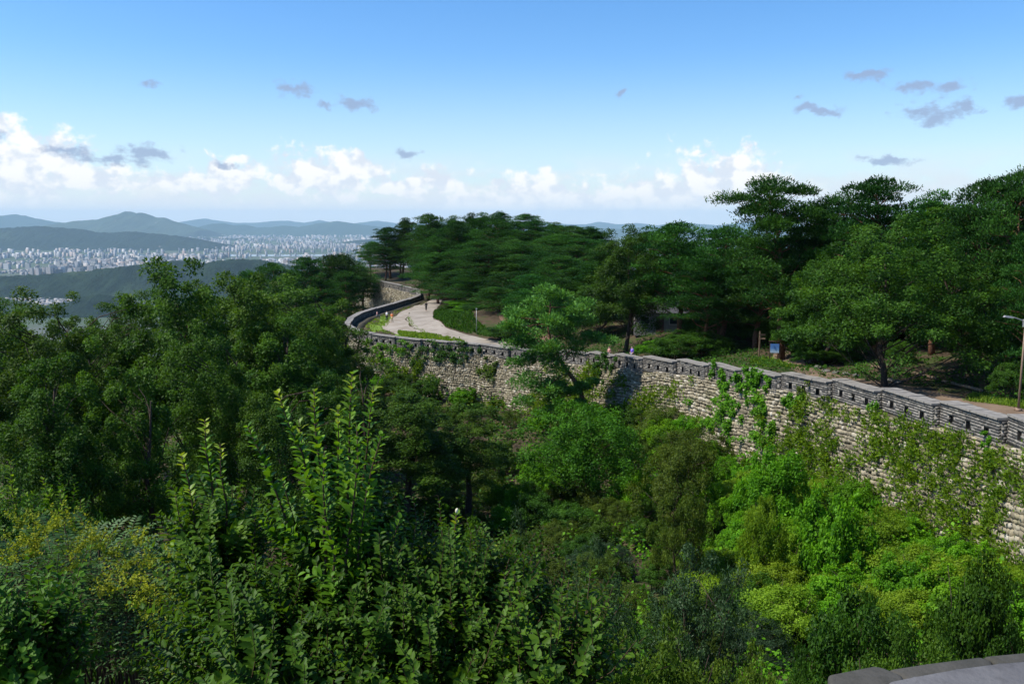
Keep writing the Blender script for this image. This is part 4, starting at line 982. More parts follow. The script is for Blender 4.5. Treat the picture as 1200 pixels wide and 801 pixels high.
# ------------------------------------------------------------------ ground cover outside the wall and weeds on the stone face
r = np.random.default_rng(99); n = 900000
dd = 9+r.random(n)**1.35*112; uu = r.uniform(-620, 640, n); X = uu/1000*dd; Y = dd
sdist, _ = near_wall(X[:], Y[:]) if n < 1000 else (None, None)
ix = np.clip(np.searchsorted(gxs, X)-1, 0, len(gxs)-2); iy = np.clip(np.searchsorted(gys, Y)-1, 0, len(gys)-2)
fa, fb = (X-gxs[ix])/(gxs[ix+1]-gxs[ix]), (Y-gys[iy])/(gys[iy+1]-gys[iy])
Z = (GZ2[iy, ix]*(1-fa)+GZ2[iy, ix+1]*fa)*(1-fb)+(GZ2[iy+1, ix]*(1-fa)+GZ2[iy+1, ix+1]*fa)*fb
SD = near_wall(GX.ravel(), GY.ravel())[0].reshape(GX.shape)
sd = (SD[iy, ix]*(1-fa)+SD[iy, ix+1]*fa)*(1-fb)+(SD[iy+1, ix]*(1-fa)+SD[iy+1, ix+1]*fa)*fb
den = fbm(X*0.55, Y*0.55, 3); keep = (sd < -1.0) & (den > 0.36+0.12*r.random(n))
track = [ground_at(933, 600, 12), ground_at(945, 622, 12), ground_at(962, 650, 12), ground_at(975, 690, 10)]
for a, b in zip(track[:-1], track[1:]):
    ab = np.array([b.x-a.x, b.y-a.y]); t = np.clip(((X-a.x)*ab[0]+(Y-a.y)*ab[1])/(ab@ab), 0, 1)
    keep &= np.hypot(X-a.x-t*ab[0], Y-a.y-t*ab[1]) > 0.45
X, Y, Z, sd, den, dd = X[keep][:130000], Y[keep][:130000], Z[keep][:130000], sd[keep][:130000], den[keep][:130000], dd[keep][:130000]; k = len(X)
hgt = (den-0.36)*6.0*(fbm(X*1.6, Y*1.6, 2)*1.4)*r.random(k)**0.5+0.05
nn = norm(np.array([0, 0, .9])+r.normal(size=(k, 3))*.5); ax = norm(np.cross(nn, r.normal(size=(k, 3)))); l = (0.095+0.0027*dd)*r.uniform(.7, 1.4, k)
V, F = lay(DIAMOND, np.stack([X, Y, Z+hgt], 1), ax, nn, l, l*.7)
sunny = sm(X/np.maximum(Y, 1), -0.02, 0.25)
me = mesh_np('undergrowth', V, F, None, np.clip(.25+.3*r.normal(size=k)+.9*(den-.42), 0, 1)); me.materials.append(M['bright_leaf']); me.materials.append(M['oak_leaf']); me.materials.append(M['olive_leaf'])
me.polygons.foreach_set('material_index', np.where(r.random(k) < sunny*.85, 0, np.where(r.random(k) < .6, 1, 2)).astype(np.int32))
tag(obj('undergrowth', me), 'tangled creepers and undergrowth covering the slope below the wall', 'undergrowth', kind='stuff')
strip_pts = track
m = MB()
for a, b in zip(track[:-1], track[1:]):
    for s in range(6):
        p, q = a.lerp(b, s/6), a.lerp(b, (s+1)/6); w = 0.42
        m.quad([(p.x-w, p.y, hz1(p.x-w, p.y)+.05), (p.x+w, p.y, hz1(p.x+w, p.y)+.05), (q.x+w, q.y, hz1(q.x+w, q.y)+.05), (q.x-w, q.y, hz1(q.x-w, q.y)+.05)])
tag(m.build('dirt_track', M['dirt']), 'narrow bare earth track in the thicket below the wall', 'path', kind='structure')

r = np.random.default_rng(5); n = 95000
X = r.uniform(4, 64, n); Y = r.uniform(44, 120, n)
ix = np.clip(np.searchsorted(gxs, X)-1, 0, len(gxs)-2); iy = np.clip(np.searchsorted(gys, Y)-1, 0, len(gys)-2)
fa, fb = (X-gxs[ix])/(gxs[ix+1]-gxs[ix]), (Y-gys[iy])/(gys[iy+1]-gys[iy])
Z = (GZ2[iy, ix]*(1-fa)+GZ2[iy, ix+1]*fa)*(1-fb)+(GZ2[iy+1, ix]*(1-fa)+GZ2[iy+1, ix+1]*fa)*fb
sd = (SD[iy, ix]*(1-fa)+SD[iy, ix+1]*fa)*(1-fb)+(SD[iy+1, ix]*(1-fa)+SD[iy+1, ix+1]*fa)*fb
den = fbm(X*0.4+7, Y*0.4, 3); keep = (sd > 3.2+4.5*sm(-Y, -75, -60)) & (sd < 34) & (den > 0.42)
X, Y, Z, den = X[keep], Y[keep], Z[keep], den[keep]; k = len(X)
nn = norm(np.array([0, 0, .9])+r.normal(size=(k, 3))*.5); ax = norm(np.cross(nn, r.normal(size=(k, 3)))); l = .21*r.uniform(.7, 1.4, k)
V, F = lay(DIAMOND, np.stack([X, Y, Z+(den-.40)*2.4*r.random(k)], 1), ax, nn, l, l*.65)
tag(obj('undergrowth', mesh_np('undergrowth', V, F, M['oak_leaf'], r.random(k)*.8)), 'low dark undergrowth beneath the trees behind the wall', 'undergrowth', kind='stuff')
def wall_face(u, v, lift=0.0):
    x, y, z, nx, ny_, tx, ty = wall_at(u); o = 0.30+0.15*np.maximum(v, 0)+lift
    return np.stack([x+nx*o, y+ny_*o, z-PH-v], 1), np.stack([nx, ny_, np.full(len(np.atleast_1d(x)), .25)], 1)
r = np.random.default_rng(123); n = 34000
u = CU[VIS0]+r.random(n)*(CU[36]-CU[VIS0]); v = r.uniform(-0.1, WH, n); p, nw = wall_face(u, v); qx, qy, qd = proj(p[:, 0], p[:, 1], p[:, 2])
pn = fbm(u*0.33, v*0.55, 4); bias = 0.035+0.10*sm(qx, 820, 1000)+0.17*(v/WH)-0.02*sm(-qx, -760, -560)-0.10*sm(-v, -0.9, 0)
big = fbm(u*0.16+4, v*0.3, 3); keep = (pn*.7+big*.5+bias+0.05*r.normal(size=n)) > 0.70+0.10*vnoise(u*1.3, v*1.6)
u, v, p, nw, qd, pn = u[keep], v[keep], p[keep], nw[keep], qd[keep], pn[keep]; u, v, p, nw, qd = u[:4400], v[:4400], p[:4400], nw[:4400], qd[:4400]
parts = []
sizes = r.uniform(.14, .50, len(u))*np.where(r.random(len(u)) < .08, 1.9, 1)
for i in range(len(u)):
    c = 22 if qd[i] < 70 else 12; d = unit(c, r); d = norm(d+nw[i]*.6+np.array([0, 0, .35])); q = p[i]+d*sizes[i]*r.random((c, 1))**.5
    ax = norm(d+np.array([0, 0, .4])+r.normal(size=(c, 3))*.4); nn2 = norm(nw[i]+np.array([0, 0, .8])+r.normal(size=(c, 3))*.5); l = (.085+.0016*qd[i])*r.uniform(.7, 1.5, c)
    parts.append((*lay(DIAMOND, q, ax, nn2, l, l*.5), np.clip(r.normal(.5, .25)+.15*r.normal(size=c), 0, 1)))
V, F, T = join(parts)
tag(obj('wall_weeds', mesh_np('wall_weeds', V, F, M['weed_leaf'], T)), 'weeds and grass tufts sprouting between the wall stones', 'weeds', kind='stuff')
# creepers and bushes on the wall: photo places and size, material
vine_r = np.random.default_rng(8)
def vine(label, spots, mat, nl, leaf):
    parts = []
    spots = [(px+vine_r.normal()*rx*.75, py+vine_r.normal()*ry*.75, rx*vine_r.uniform(.25, .6), ry*vine_r.uniform(.25, .6)) for px, py, rx, ry in spots for _ in range(7)]; nl = nl//5
    for px, py, rx, ry in spots:
        # nearest wall place behind this pixel
        us = np.arange(CU[VIS0], CU[38], 0.4)[:, None]; vs = np.arange(-1.3, WH, 0.2)[None, :]
        pp, _ = wall_face((us+0*vs).ravel(), (vs+0*us).ravel()); a, b, dq = proj(pp[:, 0], pp[:, 1], pp[:, 2])
        i = int(np.argmin((a-px)**2+(b-py)**2)); c = pp[i]; s = dq[i]/1000
        d = unit(nl, vine_r); q = c+np.array([0, -.15, .1])+d*np.array([rx*s, rx*s*.5, ry*s])*vine_r.random((nl, 1))**.45
        nn3 = norm(np.array([-.5, -.5, .6])+vine_r.normal(size=(nl, 3))*.5); ax = norm(np.cross(nn3, vine_r.normal(size=(nl, 3)))+np.array([0, 0, -.2])); l = leaf*vine_r.uniform(.7, 1.4, nl)
        parts.append((*lay(DIAMOND, q, ax, nn3, l, l*.62), np.clip(.45+.25*vine_r.normal(size=nl)+.25*d[:, 2], 0, 1)))
    V, F, T = join(parts); o = obj('creeper', mesh_np('creeper', V, F, M[mat], T)); return tag(o, label, 'creeper')
vine('green creeper hanging over the parapet left of the information board', [(845, 440, 7, 14), (852, 452, 10, 14), (872, 440, 8, 16), (880, 452, 12, 12), (862, 466, 16, 12), (888, 446, 8, 10)], 'bright_leaf', 700, .16)
vine('dark creeper on the parapet just right of the lone pine', [(705, 424, 9, 12), (712, 430, 9, 12), (700, 436, 7, 8)], 'oak_leaf', 500, .17)
vine('dark leafy growth in front of the far parapet', [(500, 412, 12, 9), (515, 412, 13, 11), (532, 413, 12, 10), (547, 415, 10, 8), (488, 417, 12, 8), (525, 420, 16, 6)], 'oak_leaf', 450, .2)
vine('light green growth below the far parapet near the bend', [(445, 412, 12, 9), (460, 418, 14, 9), (435, 404, 8, 6), (470, 408, 9, 6)], 'bright_leaf', 450, .2)
vine('round green bush growing out of the far stone face', [(574, 434, 9, 11), (575, 428, 6, 6)], 'olive_leaf', 500, .18)
vine('weeds over the stone face below the green creeper', [(850, 480, 24, 14), (880, 482, 22, 16), (900, 475, 14, 12), (830, 492, 18, 12), (925, 470, 6, 9), (870, 505, 28, 14), (905, 500, 16, 14), (840, 512, 22, 12)], 'bright_leaf', 700, .17)
vine('upright tuft at the foot of the parapet on the right', [(1023, 482, 5, 11), (1155, 512, 6, 8)], 'bright_leaf', 240, .12)
vine('small tuft at the foot of the parapet below the stone border', [(937, 462, 7, 9), (966, 472, 5, 5)], 'olive_leaf', 240, .12)
# ------------------------------------------------------------------ plants close to the camera
def twig_leaves(r, pts, step, leaf, up=0.55, opposite=True, start=0.0, taper=0.4):
    """leaf frames along a twig: list of (pos, axis, normal, length)"""
    pts = [np.array(p) for p in pts]; out = []; seglen = [np.linalg.norm(b-a) for a, b in zip(pts[:-1], pts[1:])]; tot = sum(seglen); s = start*tot; k = 0; ph = r.random()*6.28
    cum = np.concatenate([[0], np.cumsum(seglen)])
    while s < tot:
        q = np.array([np.interp(s, cum, [p[j] for p in pts]) for j in range(3)]); i = min(np.searchsorted(cum, s, 'right')-1, len(pts)-2); t = norm(pts[i+1]-pts[i])
        a = norm(np.cross(t, np.array([.31, .95, .1]))); b = np.cross(t, a)
        for w in ((0, math.pi) if opposite else (0,)):
            an = ph+w+(k % 2)*math.pi/2*0.9+r.normal()*.25; rad = a*math.cos(an)+b*math.sin(an)
            ax = norm(rad+t*up+r.normal(size=3)*.12+np.array([0, 0, -.05])); nn = norm(t*1.0-rad*up*.6+np.array([0, 0, .5])+r.normal(size=3)*.15)
            f = s/tot; out.append((q+rad*.006, ax, nn, leaf*(1-taper*max(0, f-.6)/.4)*r.uniform(.65, 1.2)))
        s += step*(1-.35*s/tot); k += 1
    return out
leaf_me = {}
def leaf_mesh(mat, t):
    if (mat, t) not in leaf_me: leaf_me[(mat, t)] = mesh_np('leaf', OVATE[0]*np.array([.64, 1, 1]), OVATE[1], M[mat], np.full(8, t/3), smooth=False)
    return leaf_me[(mat, t)]
def leaf_obj(fr, parent, mat, r):
    q, ax, nn, l = fr; s = norm(np.cross(ax, nn)); n_ = np.cross(s, ax); o = obj('leaf', leaf_mesh(mat, int(r.integers(4))), parent)
    Mx = Matrix(np.stack([s*l, ax*l, n_*l], 1).tolist()).to_4x4(); Mx.translation = Vector(q); o.matrix_basis = Mx; return o
def frames_mesh(name, frs, mat, r, wide=.62, parent=None, tmpl=OVATE, tint=None):
    q = np.array([f[0] for f in frs]); ax = np.array([f[1] for f in frs]); nn = np.array([f[2] for f in frs]); l = np.array([f[3] for f in frs])
    V, F = lay(tmpl, q, ax, nn, l, l*wide*(1 if tmpl is OVATE else 1)); t = np.clip((r.normal(.45, .25, len(l)) if tint is None else tint), 0, 1)
    return obj(name, mesh_np(name, V, F, M[mat], np.repeat(t, len(tmpl[1]))), parent)
def twiggy_mass(r, c, rad, ntw, tl, leaf, step, hub, up=.6, opposite=True):
    """twigs with leaves filling an ellipsoid; returns twig polylines and leaf frames"""
    tw, fr = [], []
    for i in range(ntw):
        d = unit(1, r)[0]; d[2] = d[2]*.9+.1; st = np.array(c)+d*np.array(rad)*r.random()**.5*.95
        g = norm(norm(st-hub)*.9+np.array([0, 0, .15])+r.normal(size=3)*.5); L = tl*r.uniform(.6, 1.3)
        pts = [st, st+g*L*.5+r.normal(size=3)*.03*L, st+g*L+np.array([0, 0, .08*L])]; tw.append(pts); fr += twig_leaves(r, pts, step, leaf*r.uniform(.8, 1.15), up, opposite)
    return tw, fr
def stems_down(m, r, base, tops, r0=.03):
    for t in tops: m.tube(bend(base+r.normal(size=3)*np.array([.2, .2, 0]), t, r, .03, 6, .025), [r0, r0*.85, r0*.7, r0*.5, r0*.35, r0*.22], 6, False)
def near_shrub(name, label, d, basepx, shoots, masses, leaf, step, mat, tipmat, n_single, seed, ntw=(180,), tl=.38, shoot_len=1.0, mleaf=.066, mmat='inner_leaf'):
    r = np.random.default_rng(seed); b = P(basepx, 700, d); b = Vector((b.x, b.y, hz1(b.x, b.y))); e = empty(name, b); tag(e, label, 'shrub'); bn = np.array(b)
    left = n_single; rest = []; mass = []
    for (px, py, dd, lean) in shoots:
        tip = np.array(P(px, py, d+dd))-bn; foot = tip+np.array([lean*shoot_len, r.uniform(-.1, .1), -shoot_len])
        pts = bend(foot, tip, r, 0, 6, .02); m = MB(); m.tube(pts, [.011, .0095, .008, .0065, .005, .0025], 6)
        m.tube(bend(np.array([r.normal()*.15, r.normal()*.15, -.2]), foot, r, .02, 5, .02), [.035, .03, .025, .018, .011], 6, False)
        so = m.build('shoot', M['twig'], e, True); frs = twig_leaves(r, pts, step, leaf, .75, True, .03)
        for f in reversed(frs):
            tipy = (f[0]-foot)@(tip-foot)/((tip-foot)@(tip-foot)); mt = tipmat if tipy > .88 else mat
            if left > 0 and tipy > .25: leaf_obj(f, so, mt, r); left -= 1
            else: rest.append(f)
        for s in range(3):                                # side sprigs
            w = r.uniform(.0, .4); o = foot+(tip-foot)*w; g = norm(r.normal(size=3)*np.array([1, .6, .3])+np.array([0, 0, .9])); sp = [o, o+g*.14, o+g*.28+np.array([0, 0, .04])]; rest += twig_leaves(r, sp, step, leaf*.85, .7)
    m = MB(); tops = []
    for (px, py, rx, ry, dd), nt in zip(masses, ntw):
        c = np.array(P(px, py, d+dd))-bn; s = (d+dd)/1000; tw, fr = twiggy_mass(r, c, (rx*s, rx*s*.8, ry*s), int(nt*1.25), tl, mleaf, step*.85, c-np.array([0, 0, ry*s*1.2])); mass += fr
        for p in tw: m.tube(p, [.004, .003, .002], 3, False)
        tops += [p[0] for p in tw[::9]]
    stems_down(m, r, np.array([0, 0, -.2]), tops); m.build('stem', M['twig'], e, True)
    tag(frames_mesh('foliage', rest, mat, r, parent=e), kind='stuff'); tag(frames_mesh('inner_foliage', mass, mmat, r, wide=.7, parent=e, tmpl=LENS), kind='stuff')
    return e
near_shrub('leafy_shrub', 'tall glossy leaved shrub whose upright shoots rise highest in the foreground', 5.0, 400,
           [(413, 437, 0, -.08), (438, 452, .1, -.16), (368, 456, -.1, .06), (325, 458, .1, .28), (396, 478, .2, .02), (350, 492, .25, .12), (418, 498, -.2, -.06), (447, 510, -.1, -.22), (290, 500, 0, .36), (380, 530, -.3, .05), (430, 570, -.3, -.15), (470, 606, -.2, -.35), (330, 560, .1, .15)],
           [(395, 670, 60, 50, .2), (350, 770, 140, 70, -.2), (440, 765, 100, 70, -.3), (380, 805, 160, 40, -.6)], .08, .034, 'glossy_leaf', 'young_leaf', 300, 1, (60, 170, 120, 110))
near_shrub('leafy_shrub', 'second glossy leaved shrub with three shoots left of the tallest one', 5.3, 255,
           [(240, 492, 0, .04), (212, 532, .1, .12), (258, 520, -.1, -.02), (222, 572, 0, .1), (272, 570, .2, -.12), (205, 578, -.1, .22), (300, 600, -.1, -.2)],
           [(255, 665, 40, 40, 0), (290, 770, 70, 60, -.2), (300, 805, 80, 40, -.6)], .078, .034, 'glossy_leaf', 'young_leaf', 180, 2, (40, 130, 80))
near_shrub('leafy_shrub', 'bushy shrub with a single upright shoot ending in a pale tip', 4.9, 540,
           [(535, 600, 0, -.05), (500, 640, .2, .05), (468, 612, .3, .02), (575, 640, .2, -.08), (600, 680, .1, -.2)],
           [(530, 725, 100, 60, 0), (500, 785, 120, 50, -.3), (610, 765, 80, 60, .1), (560, 810, 140, 35, -.6)], .078, .037, 'glossy_leaf', 'young_leaf', 120, 3, (190, 140, 130, 90), shoot_len=.7, mleaf=.055)
near_shrub('leafy_shrub', 'small shrub with broad light leaves at the bottom edge', 4.2, 640,
           [(640, 745, 0, -.05), (655, 770, .1, -.1), (470, 755, .1, .1)], [(650, 800, 60, 40, 0)], .10, .06, 'bright_leaf', 'young_leaf', 60, 4, (60,), shoot_len=.4)
near_shrub('leafy_shrub', 'glossy leaved bush in the bottom left corner', 4.6, 20,
           [(20, 700, 0, -.05), (60, 735, .1, .05), (-10, 715, 0, 0)], [(20, 780, 80, 70, 0)], .085, .05, 'glossy_leaf', 'bright_leaf', 60, 5, (120,), shoot_len=.4)
near_shrub('leafy_shrub', 'pale green feathery shrub at the left edge above the yellow flowers', 9.0, 30,
           [(12, 540, 0, 0), (50, 560, .2, .1), (70, 575, -.2, -.1), (95, 585, 0, -.3), (30, 580, .1, .1), (0, 575, 0, .1), (84, 605, 0, -.2)], [(30, 630, 70, 40, 0), (40, 690, 90, 60, .3)], .085, .05, 'yellow_leaf', 'yellow_leaf', 0, 6, (90, 60), shoot_len=.8)
_tip = P(535, 600, 4.9); m = MB(); m.tube([_tip+Vector((0, 0, -.01)), _tip+Vector((0, 0, .006)), _tip+Vector((.003, 0, .018)), _tip+Vector((.005, 0, .026))], [.004, .009, .009, .003], 8)
M['bud'] = simple('pale_bud', (.62, .60, .42), .6, .3, .1, 30, 0); _sh = [o for o in bpy.data.objects if o.get('label', '').startswith('bushy shrub with a single')][0]
_b = m.build('bud', M['bud'], _sh, True); _b.location = -Vector(_sh.location)
# flowering shrub with feathered leaves and yellow panicles
def flower_shrub():
    d = 6.8; r = np.random.default_rng(55); b = P(110, 700, d); b = Vector((b.x, b.y, hz1(b.x, b.y))); bn = np.array(b); e = empty('flowering_shrub', b)
    tag(e, 'shrub with feathered leaves and yellow flower panicles at the lower left', 'shrub'); fr = []; m = MB(); tops = []
    for (px, py, rx, ry, dd, nl) in ((90, 680, 110, 60, 0, 210), (170, 720, 90, 70, -.2, 190), (60, 770, 110, 60, -.3, 150), (225, 770, 70, 60, -.4, 120)):
        c = np.array(P(px, py, d+dd))-bn; s = (d+dd)/1000
        for i in range(nl):
            dr = unit(1, r)[0]; dr[2] = abs(dr[2])*.9+.1*dr[2]; st = c+dr*np.array([rx*s, rx*s*.8, ry*s])*r.random()**.4; g = norm(dr*np.array([1, 1, .3])+np.array([0, 0, .25])+r.normal(size=3)*.4); L = r.uniform(.22, .36)
            pts = [st, st+g*L*.5, st+g*L-np.array([0, 0, .25*L])]; m.tube(pts, [.004, .003, .0015], 3, False)
            if i % 8 == 0: tops.append(st)
            side = norm(np.cross(g, np.array([0, 0, 1.]))); upn = np.cross(side, g)
            for k in range(7):
                q = pts[0]+(pts[2]-pts[0])*(k+1)/7.5+np.array([0, 0, .10*L*math.sin(math.pi*(k+1)/8)])
                for sg in (-1, 1): fr.append((q, norm(side*sg+g*.45+r.normal(size=3)*.08-upn*.15), norm(upn+r.normal(size=3)*.15), .075*(1-.05*k)))
    stems_down(m, r, np.array([0, 0, -.2]), tops, .035); m.build('stem', M['twig'], e, True)
    tag(frames_mesh('foliage', fr, 'feather_leaf', r, .30, e, DIAMOND), kind='stuff')
    for px, py in ((22, 617), (52, 624), (66, 616), (106, 632), (38, 652), (128, 650), (160, 636), (178, 664), (196, 657), (152, 684), (215, 686), (228, 704), (190, 704), (202, 724), (246, 718), (236, 770), (205, 756), (194, 786), (215, 740), (180, 735), (225, 785), (165, 715), (130, 690), (85, 665), (20, 640), (12, 660), (250, 745), (92, 644), (150, 662), (172, 690), (258, 790), (118, 640), (44, 640)):
        c = np.array(P(px, py, d-(.85 if py < 680 else 1.25)+r.uniform(-.2, .2)))-bn; parts = []
        for k in range(11):
            g = norm(r.normal(size=3)*np.array([1, 1, .6])+np.array([0, 0, .75])); L = r.uniform(.10, .22); n = 22; t = r.random(n)
            p = c+g*L*t[:, None]+r.normal(size=(n, 3))*.008; parts.append((*lay(DIAMOND, p, unit(n, r), unit(n, r), .02, .015), np.clip(.5+.25*r.normal(size=n), 0, 1)))
        V, F, T = join(parts); tag(obj('panicle', mesh_np('panicle', V, F, M['panicle'], T), e), kind='stuff')
M['feather_leaf'] = leaf_mat('feather_leaf', (0.030, 0.075, 0.025), (0.095, 0.175, 0.050), .3, .55, .2)
flower_shrub()
# leafy bushes that fill the hollow behind the near shrubs
FINE = [broadleaf(61, 4, 2.0, .5, 130, 190, .085, 'wood_leaf', 8, .5, 'foliage', 4, (.14, .24)), broadleaf(62, 4, 2.0, .5, 130, 190, .08, 'oak_leaf', 8, .5, 'foliage', 4, (.14, .24))]
for k, (px, py, d, w, lab) in enumerate(((330, 640, 12, 170, 'dark bush directly behind the tallest shoots'), (130, 625, 13, 170, 'dark bush behind the yellow flowering shrub'), (470, 660, 11, 160, 'leafy bush behind the shrub with the pale tip'), (590, 690, 10, 150, 'leafy bush right of the shrub with the pale tip'),
      (680, 720, 10, 140, 'leafy bush left of the olive bush at the bottom'), (230, 560, 18, 150, 'shaded bush below the slim trunks of the woods'), (420, 590, 17, 150, 'shaded bush right of the tallest shoots'), (30, 560, 20, 150, 'shaded bush behind the feathery shrub'), (540, 620, 16, 140, 'shaded bush above the pale tip'),
      (950, 770, 9.5, 120, 'leafy bush touching the left corner of the stone cap'), (1080, 735, 12, 150, 'leafy bush behind the middle of the stone cap'), (1190, 740, 13, 130, 'leafy bush behind the right end of the stone cap'))):
    plant_px(FINE[k % 2], 'shrub', lab, 'shrub', px, py, d, w)

# ------------------------------------------------------------------ people, lamp, signs, hut, stone cap
M['skin'] = simple('skin', (0.45, 0.29, 0.21), .6, .3, .05, 5, 0)
M['hair'] = simple('dark_hair', (0.02, 0.016, 0.014), .6, .3, .2, 20, .1)
def cloth(name, c): M[name] = simple(name, c, .85, .15, .15, 6, .1); return M[name]
def skin_mesh(name, verts, edges, radii, mat, root=0, sub=1):
    me = bpy.data.meshes.new(name); me.from_pydata(verts, edges, []); o = bpy.data.objects.new(name, me); C.objects.link(o)
    mod = o.modifiers.new('skin', 'SKIN'); sk = me.skin_vertices[0].data
    for i, rr in enumerate(radii): sk[i].radius = (rr, rr) if not isinstance(rr, tuple) else rr; sk[i].use_root = (i == root)
    s = o.modifiers.new('sub', 'SUBSURF'); s.levels = sub; s.render_levels = sub
    dg = bpy.context.evaluated_depsgraph_get(); out = bpy.data.meshes.new_from_object(o.evaluated_get(dg)); out.name = name
    bpy.data.objects.remove(o); out.materials.clear(); out.materials.append(mat); out.polygons.foreach_set('use_smooth', np.ones(len(out.polygons), dtype=bool)); return out
def person(label, pos, facing, h, shirt, legs, pose='stand', hat=None, stride=.16, arms=(0.1, 0.1)):
    e = empty('person', pos); e.rotation_euler.z = facing; e.scale = (h/1.7,)*3; tag(e, label, 'person'); s = stride
    if pose == 'sit': hip, k1, k2, f1, f2 = .50, (.11, .40, .50), (-.11, .40, .48), (.12, .42, .06), (-.12, .38, .06)
    else: hip, k1, k2, f1, f2 = .93, (.09, s*.6, .50), (-.09, -s*.35, .50), (.09, s*.9, .07), (-.09, -s*1.1, .09)
    z = hip-.93; V = [(0, 0, .95+z), (0, 0, 1.12+z), (0, 0, 1.34+z), (0, .0, 1.46+z), (0, .02, 1.56+z), (0, .03, 1.67+z),
         (.19, 0, 1.40+z), (.23, arms[0]*.6, 1.13+z), (.22, .10+arms[0], .90+z), (-.19, 0, 1.40+z), (-.23, -arms[1]*.4, 1.13+z), (-.22, .06+arms[1], .90+z),
         (.09, 0, .90+z), k1, f1, (f1[0], f1[1]+.15, f1[2]-.03), (-.09, 0, .90+z), k2, f2, (f2[0], f2[1]+.15, f2[2]-.03)]
    E = [(0, 1), (1, 2), (2, 3), (3, 4), (4, 5), (2, 6), (6, 7), (7, 8), (2, 9), (9, 10), (10, 11), (0, 12), (12, 13), (13, 14), (14, 15), (0, 16), (16, 17), (17, 18), (18, 19)]
    Rr = [(.13, .10), (.12, .09), (.14, .10), .055, .085, .075, .055, .042, .032, .055, .042, .032, .085, .055, .04, .035, .085, .055, .04, .035]
    obj('body', skin_mesh('body', V, E, Rr, M['skin']), e)
    Vs = [V[0], V[1], V[2], (0, 0, 1.43+z), V[6], V[7], V[9], V[10]]; obj('shirt', skin_mesh('shirt', Vs, [(0, 1), (1, 2), (2, 3), (2, 4), (4, 5), (2, 6), (6, 7)], [(.16, .125), (.15, .115), (.17, .125), .075, .075, .06, .075, .06], shirt), e)
    kk = lambda a, b: tuple(np.array(a)*.25+np.array(b)*.75)
    obj('trousers', skin_mesh('trousers', [V[0], V[12], k1, kk(k1, f1), V[16], k2, kk(k2, f2)], [(0, 1), (1, 2), (2, 3), (0, 4), (4, 5), (5, 6)], [(.155, .12), .105, .075, .062, .105, .075, .062], legs), e)
    obj('hair', skin_mesh('hair', [(0, -.03, 1.56+z), (0, -.02, 1.64+z), (0, 0, 1.70+z)], [(0, 1), (1, 2)], [.07, .10, .07], hat or M['hair']), e)
    return e
bl, wh, orr, pu, gr, pk, dk, yl = (cloth('navy_cloth', (.02, .03, .06)), cloth('white_cloth', (.75, .75, .74)), cloth('orange_cloth', (.75, .22, .07)), cloth('purple_cloth', (.20, .14, .62)), cloth('grey_cloth', (.28, .30, .33)), cloth('pink_cloth', (.55, .28, .25)), cloth('black_cloth', (.012, .012, .014)), cloth('tan_cloth', (.55, .42, .22)))
g = ground_at(459.5, 378, 120); person('person in an orange top and tan shorts on the gravel at the bend', g, 2.6, 1.65, orr, yl)
g = ground_at(453.5, 376, 120); person('person in a white top and dark trousers beside the one in orange', g, 2.2, 1.68, wh, bl)
g = ground_at(442, 372.5, 120); person('person in a reddish top sitting by the inner face of the parapet', g, -1.2, 1.65, pk, gr, 'sit')
g = ground_at(431.5, 373, 120); person('person in white leaning at the parapet in the tip of the bend', g, 1.7, 1.68, wh, gr)
g = ground_at(499.5, 364.5, 130); person('person all in black walking up the concrete road', g, 0.2, 1.72, dk, dk)
x = P(741, 410, 86.5).x; person('person in a purple top walking behind the parapet', Vector((x, 86.5, hz1(x, 86.5)+.05)), 1.9, 1.66, pu, gr, hat=None)
x = P(714, 410, 91).x; person('person in a pinkish top resting behind the parapet left of the purple walker', Vector((x, 91, hz1(x, 91)+.25)), 2.0, 1.6, pk, bl, 'sit')

M['steel'] = simple('galvanised_steel', (.34, .33, .31), .5, .5, .15, 6, .1, .3)
M['lamp_pole'] = simple('brown_lamp_pole', (.22, .15, .10), .6, .4, .2, 6, .1)
M['wood'] = simple('weathered_wood', (.20, .14, .09), .85, .2, .35, 8, .4)
M['wood_dark'] = simple('dark_wood', (.07, .04, .03), .8, .2, .35, 8, .3)
def lamp(px, pybase, pytop, label, dmin, arm=-1.0, rr=.055):
    b = ground_at(px, pybase, dmin); top = P(px, pytop, b.y); H = top.z-b.z; e = empty('street_lamp', b); tag(e, label, 'street lamp'); s = b.y/1000
    m = MB(); m.tube([(0, 0, -.2), (0, 0, H*.5), (0, 0, H-.1)], [rr*1.2, rr, rr*.9], 10); m.box((0, 0, .1), (.3, .3, .2)); m.build('pole', M['lamp_pole'], e, True)
    m = MB(); m.box((-.06, -.02, H-.12), (.16, .16, .42)); m.build('control_box', M['steel'], e)
    m = MB(); m.tube([(0, 0, H-.1), (arm*.15, 0, H+.02), (arm*.6, 0, H+.18), (arm*.8, 0, H+.22)], [.035, .03, .027, .025], 7); m.build('arm', M['steel'], e, True)
    m = MB(); Mx = Matrix.Rotation(.12 if arm < 0 else -.12, 3, 'Y'); m.box((arm*1.0, 0, H+.24), (.52, .2, .10), Mx, .75); m.build('lamp_head', M['steel'], e)
lamp(1193, 482, 376, 'brown street lamp with one arm at the right edge behind the parapet', 40)
def thin_pole():
    b = ground_at(558.5, 391, 110); H = P(558.5, 362, b.y).z-b.z; e = empty('street_lamp', b); tag(e, 'thin grey pole on the bank by the road bend', 'pole')
    m = MB(); m.tube([(0, 0, -.2), (0, 0, H)], [.06, .045], 8); m.build('pole', M['steel'], e, True); m = MB(); m.box((0, 0, H+.06), (.26, .2, .14), None, .7); m.build('lamp_head', M['steel'], e)
thin_pole()
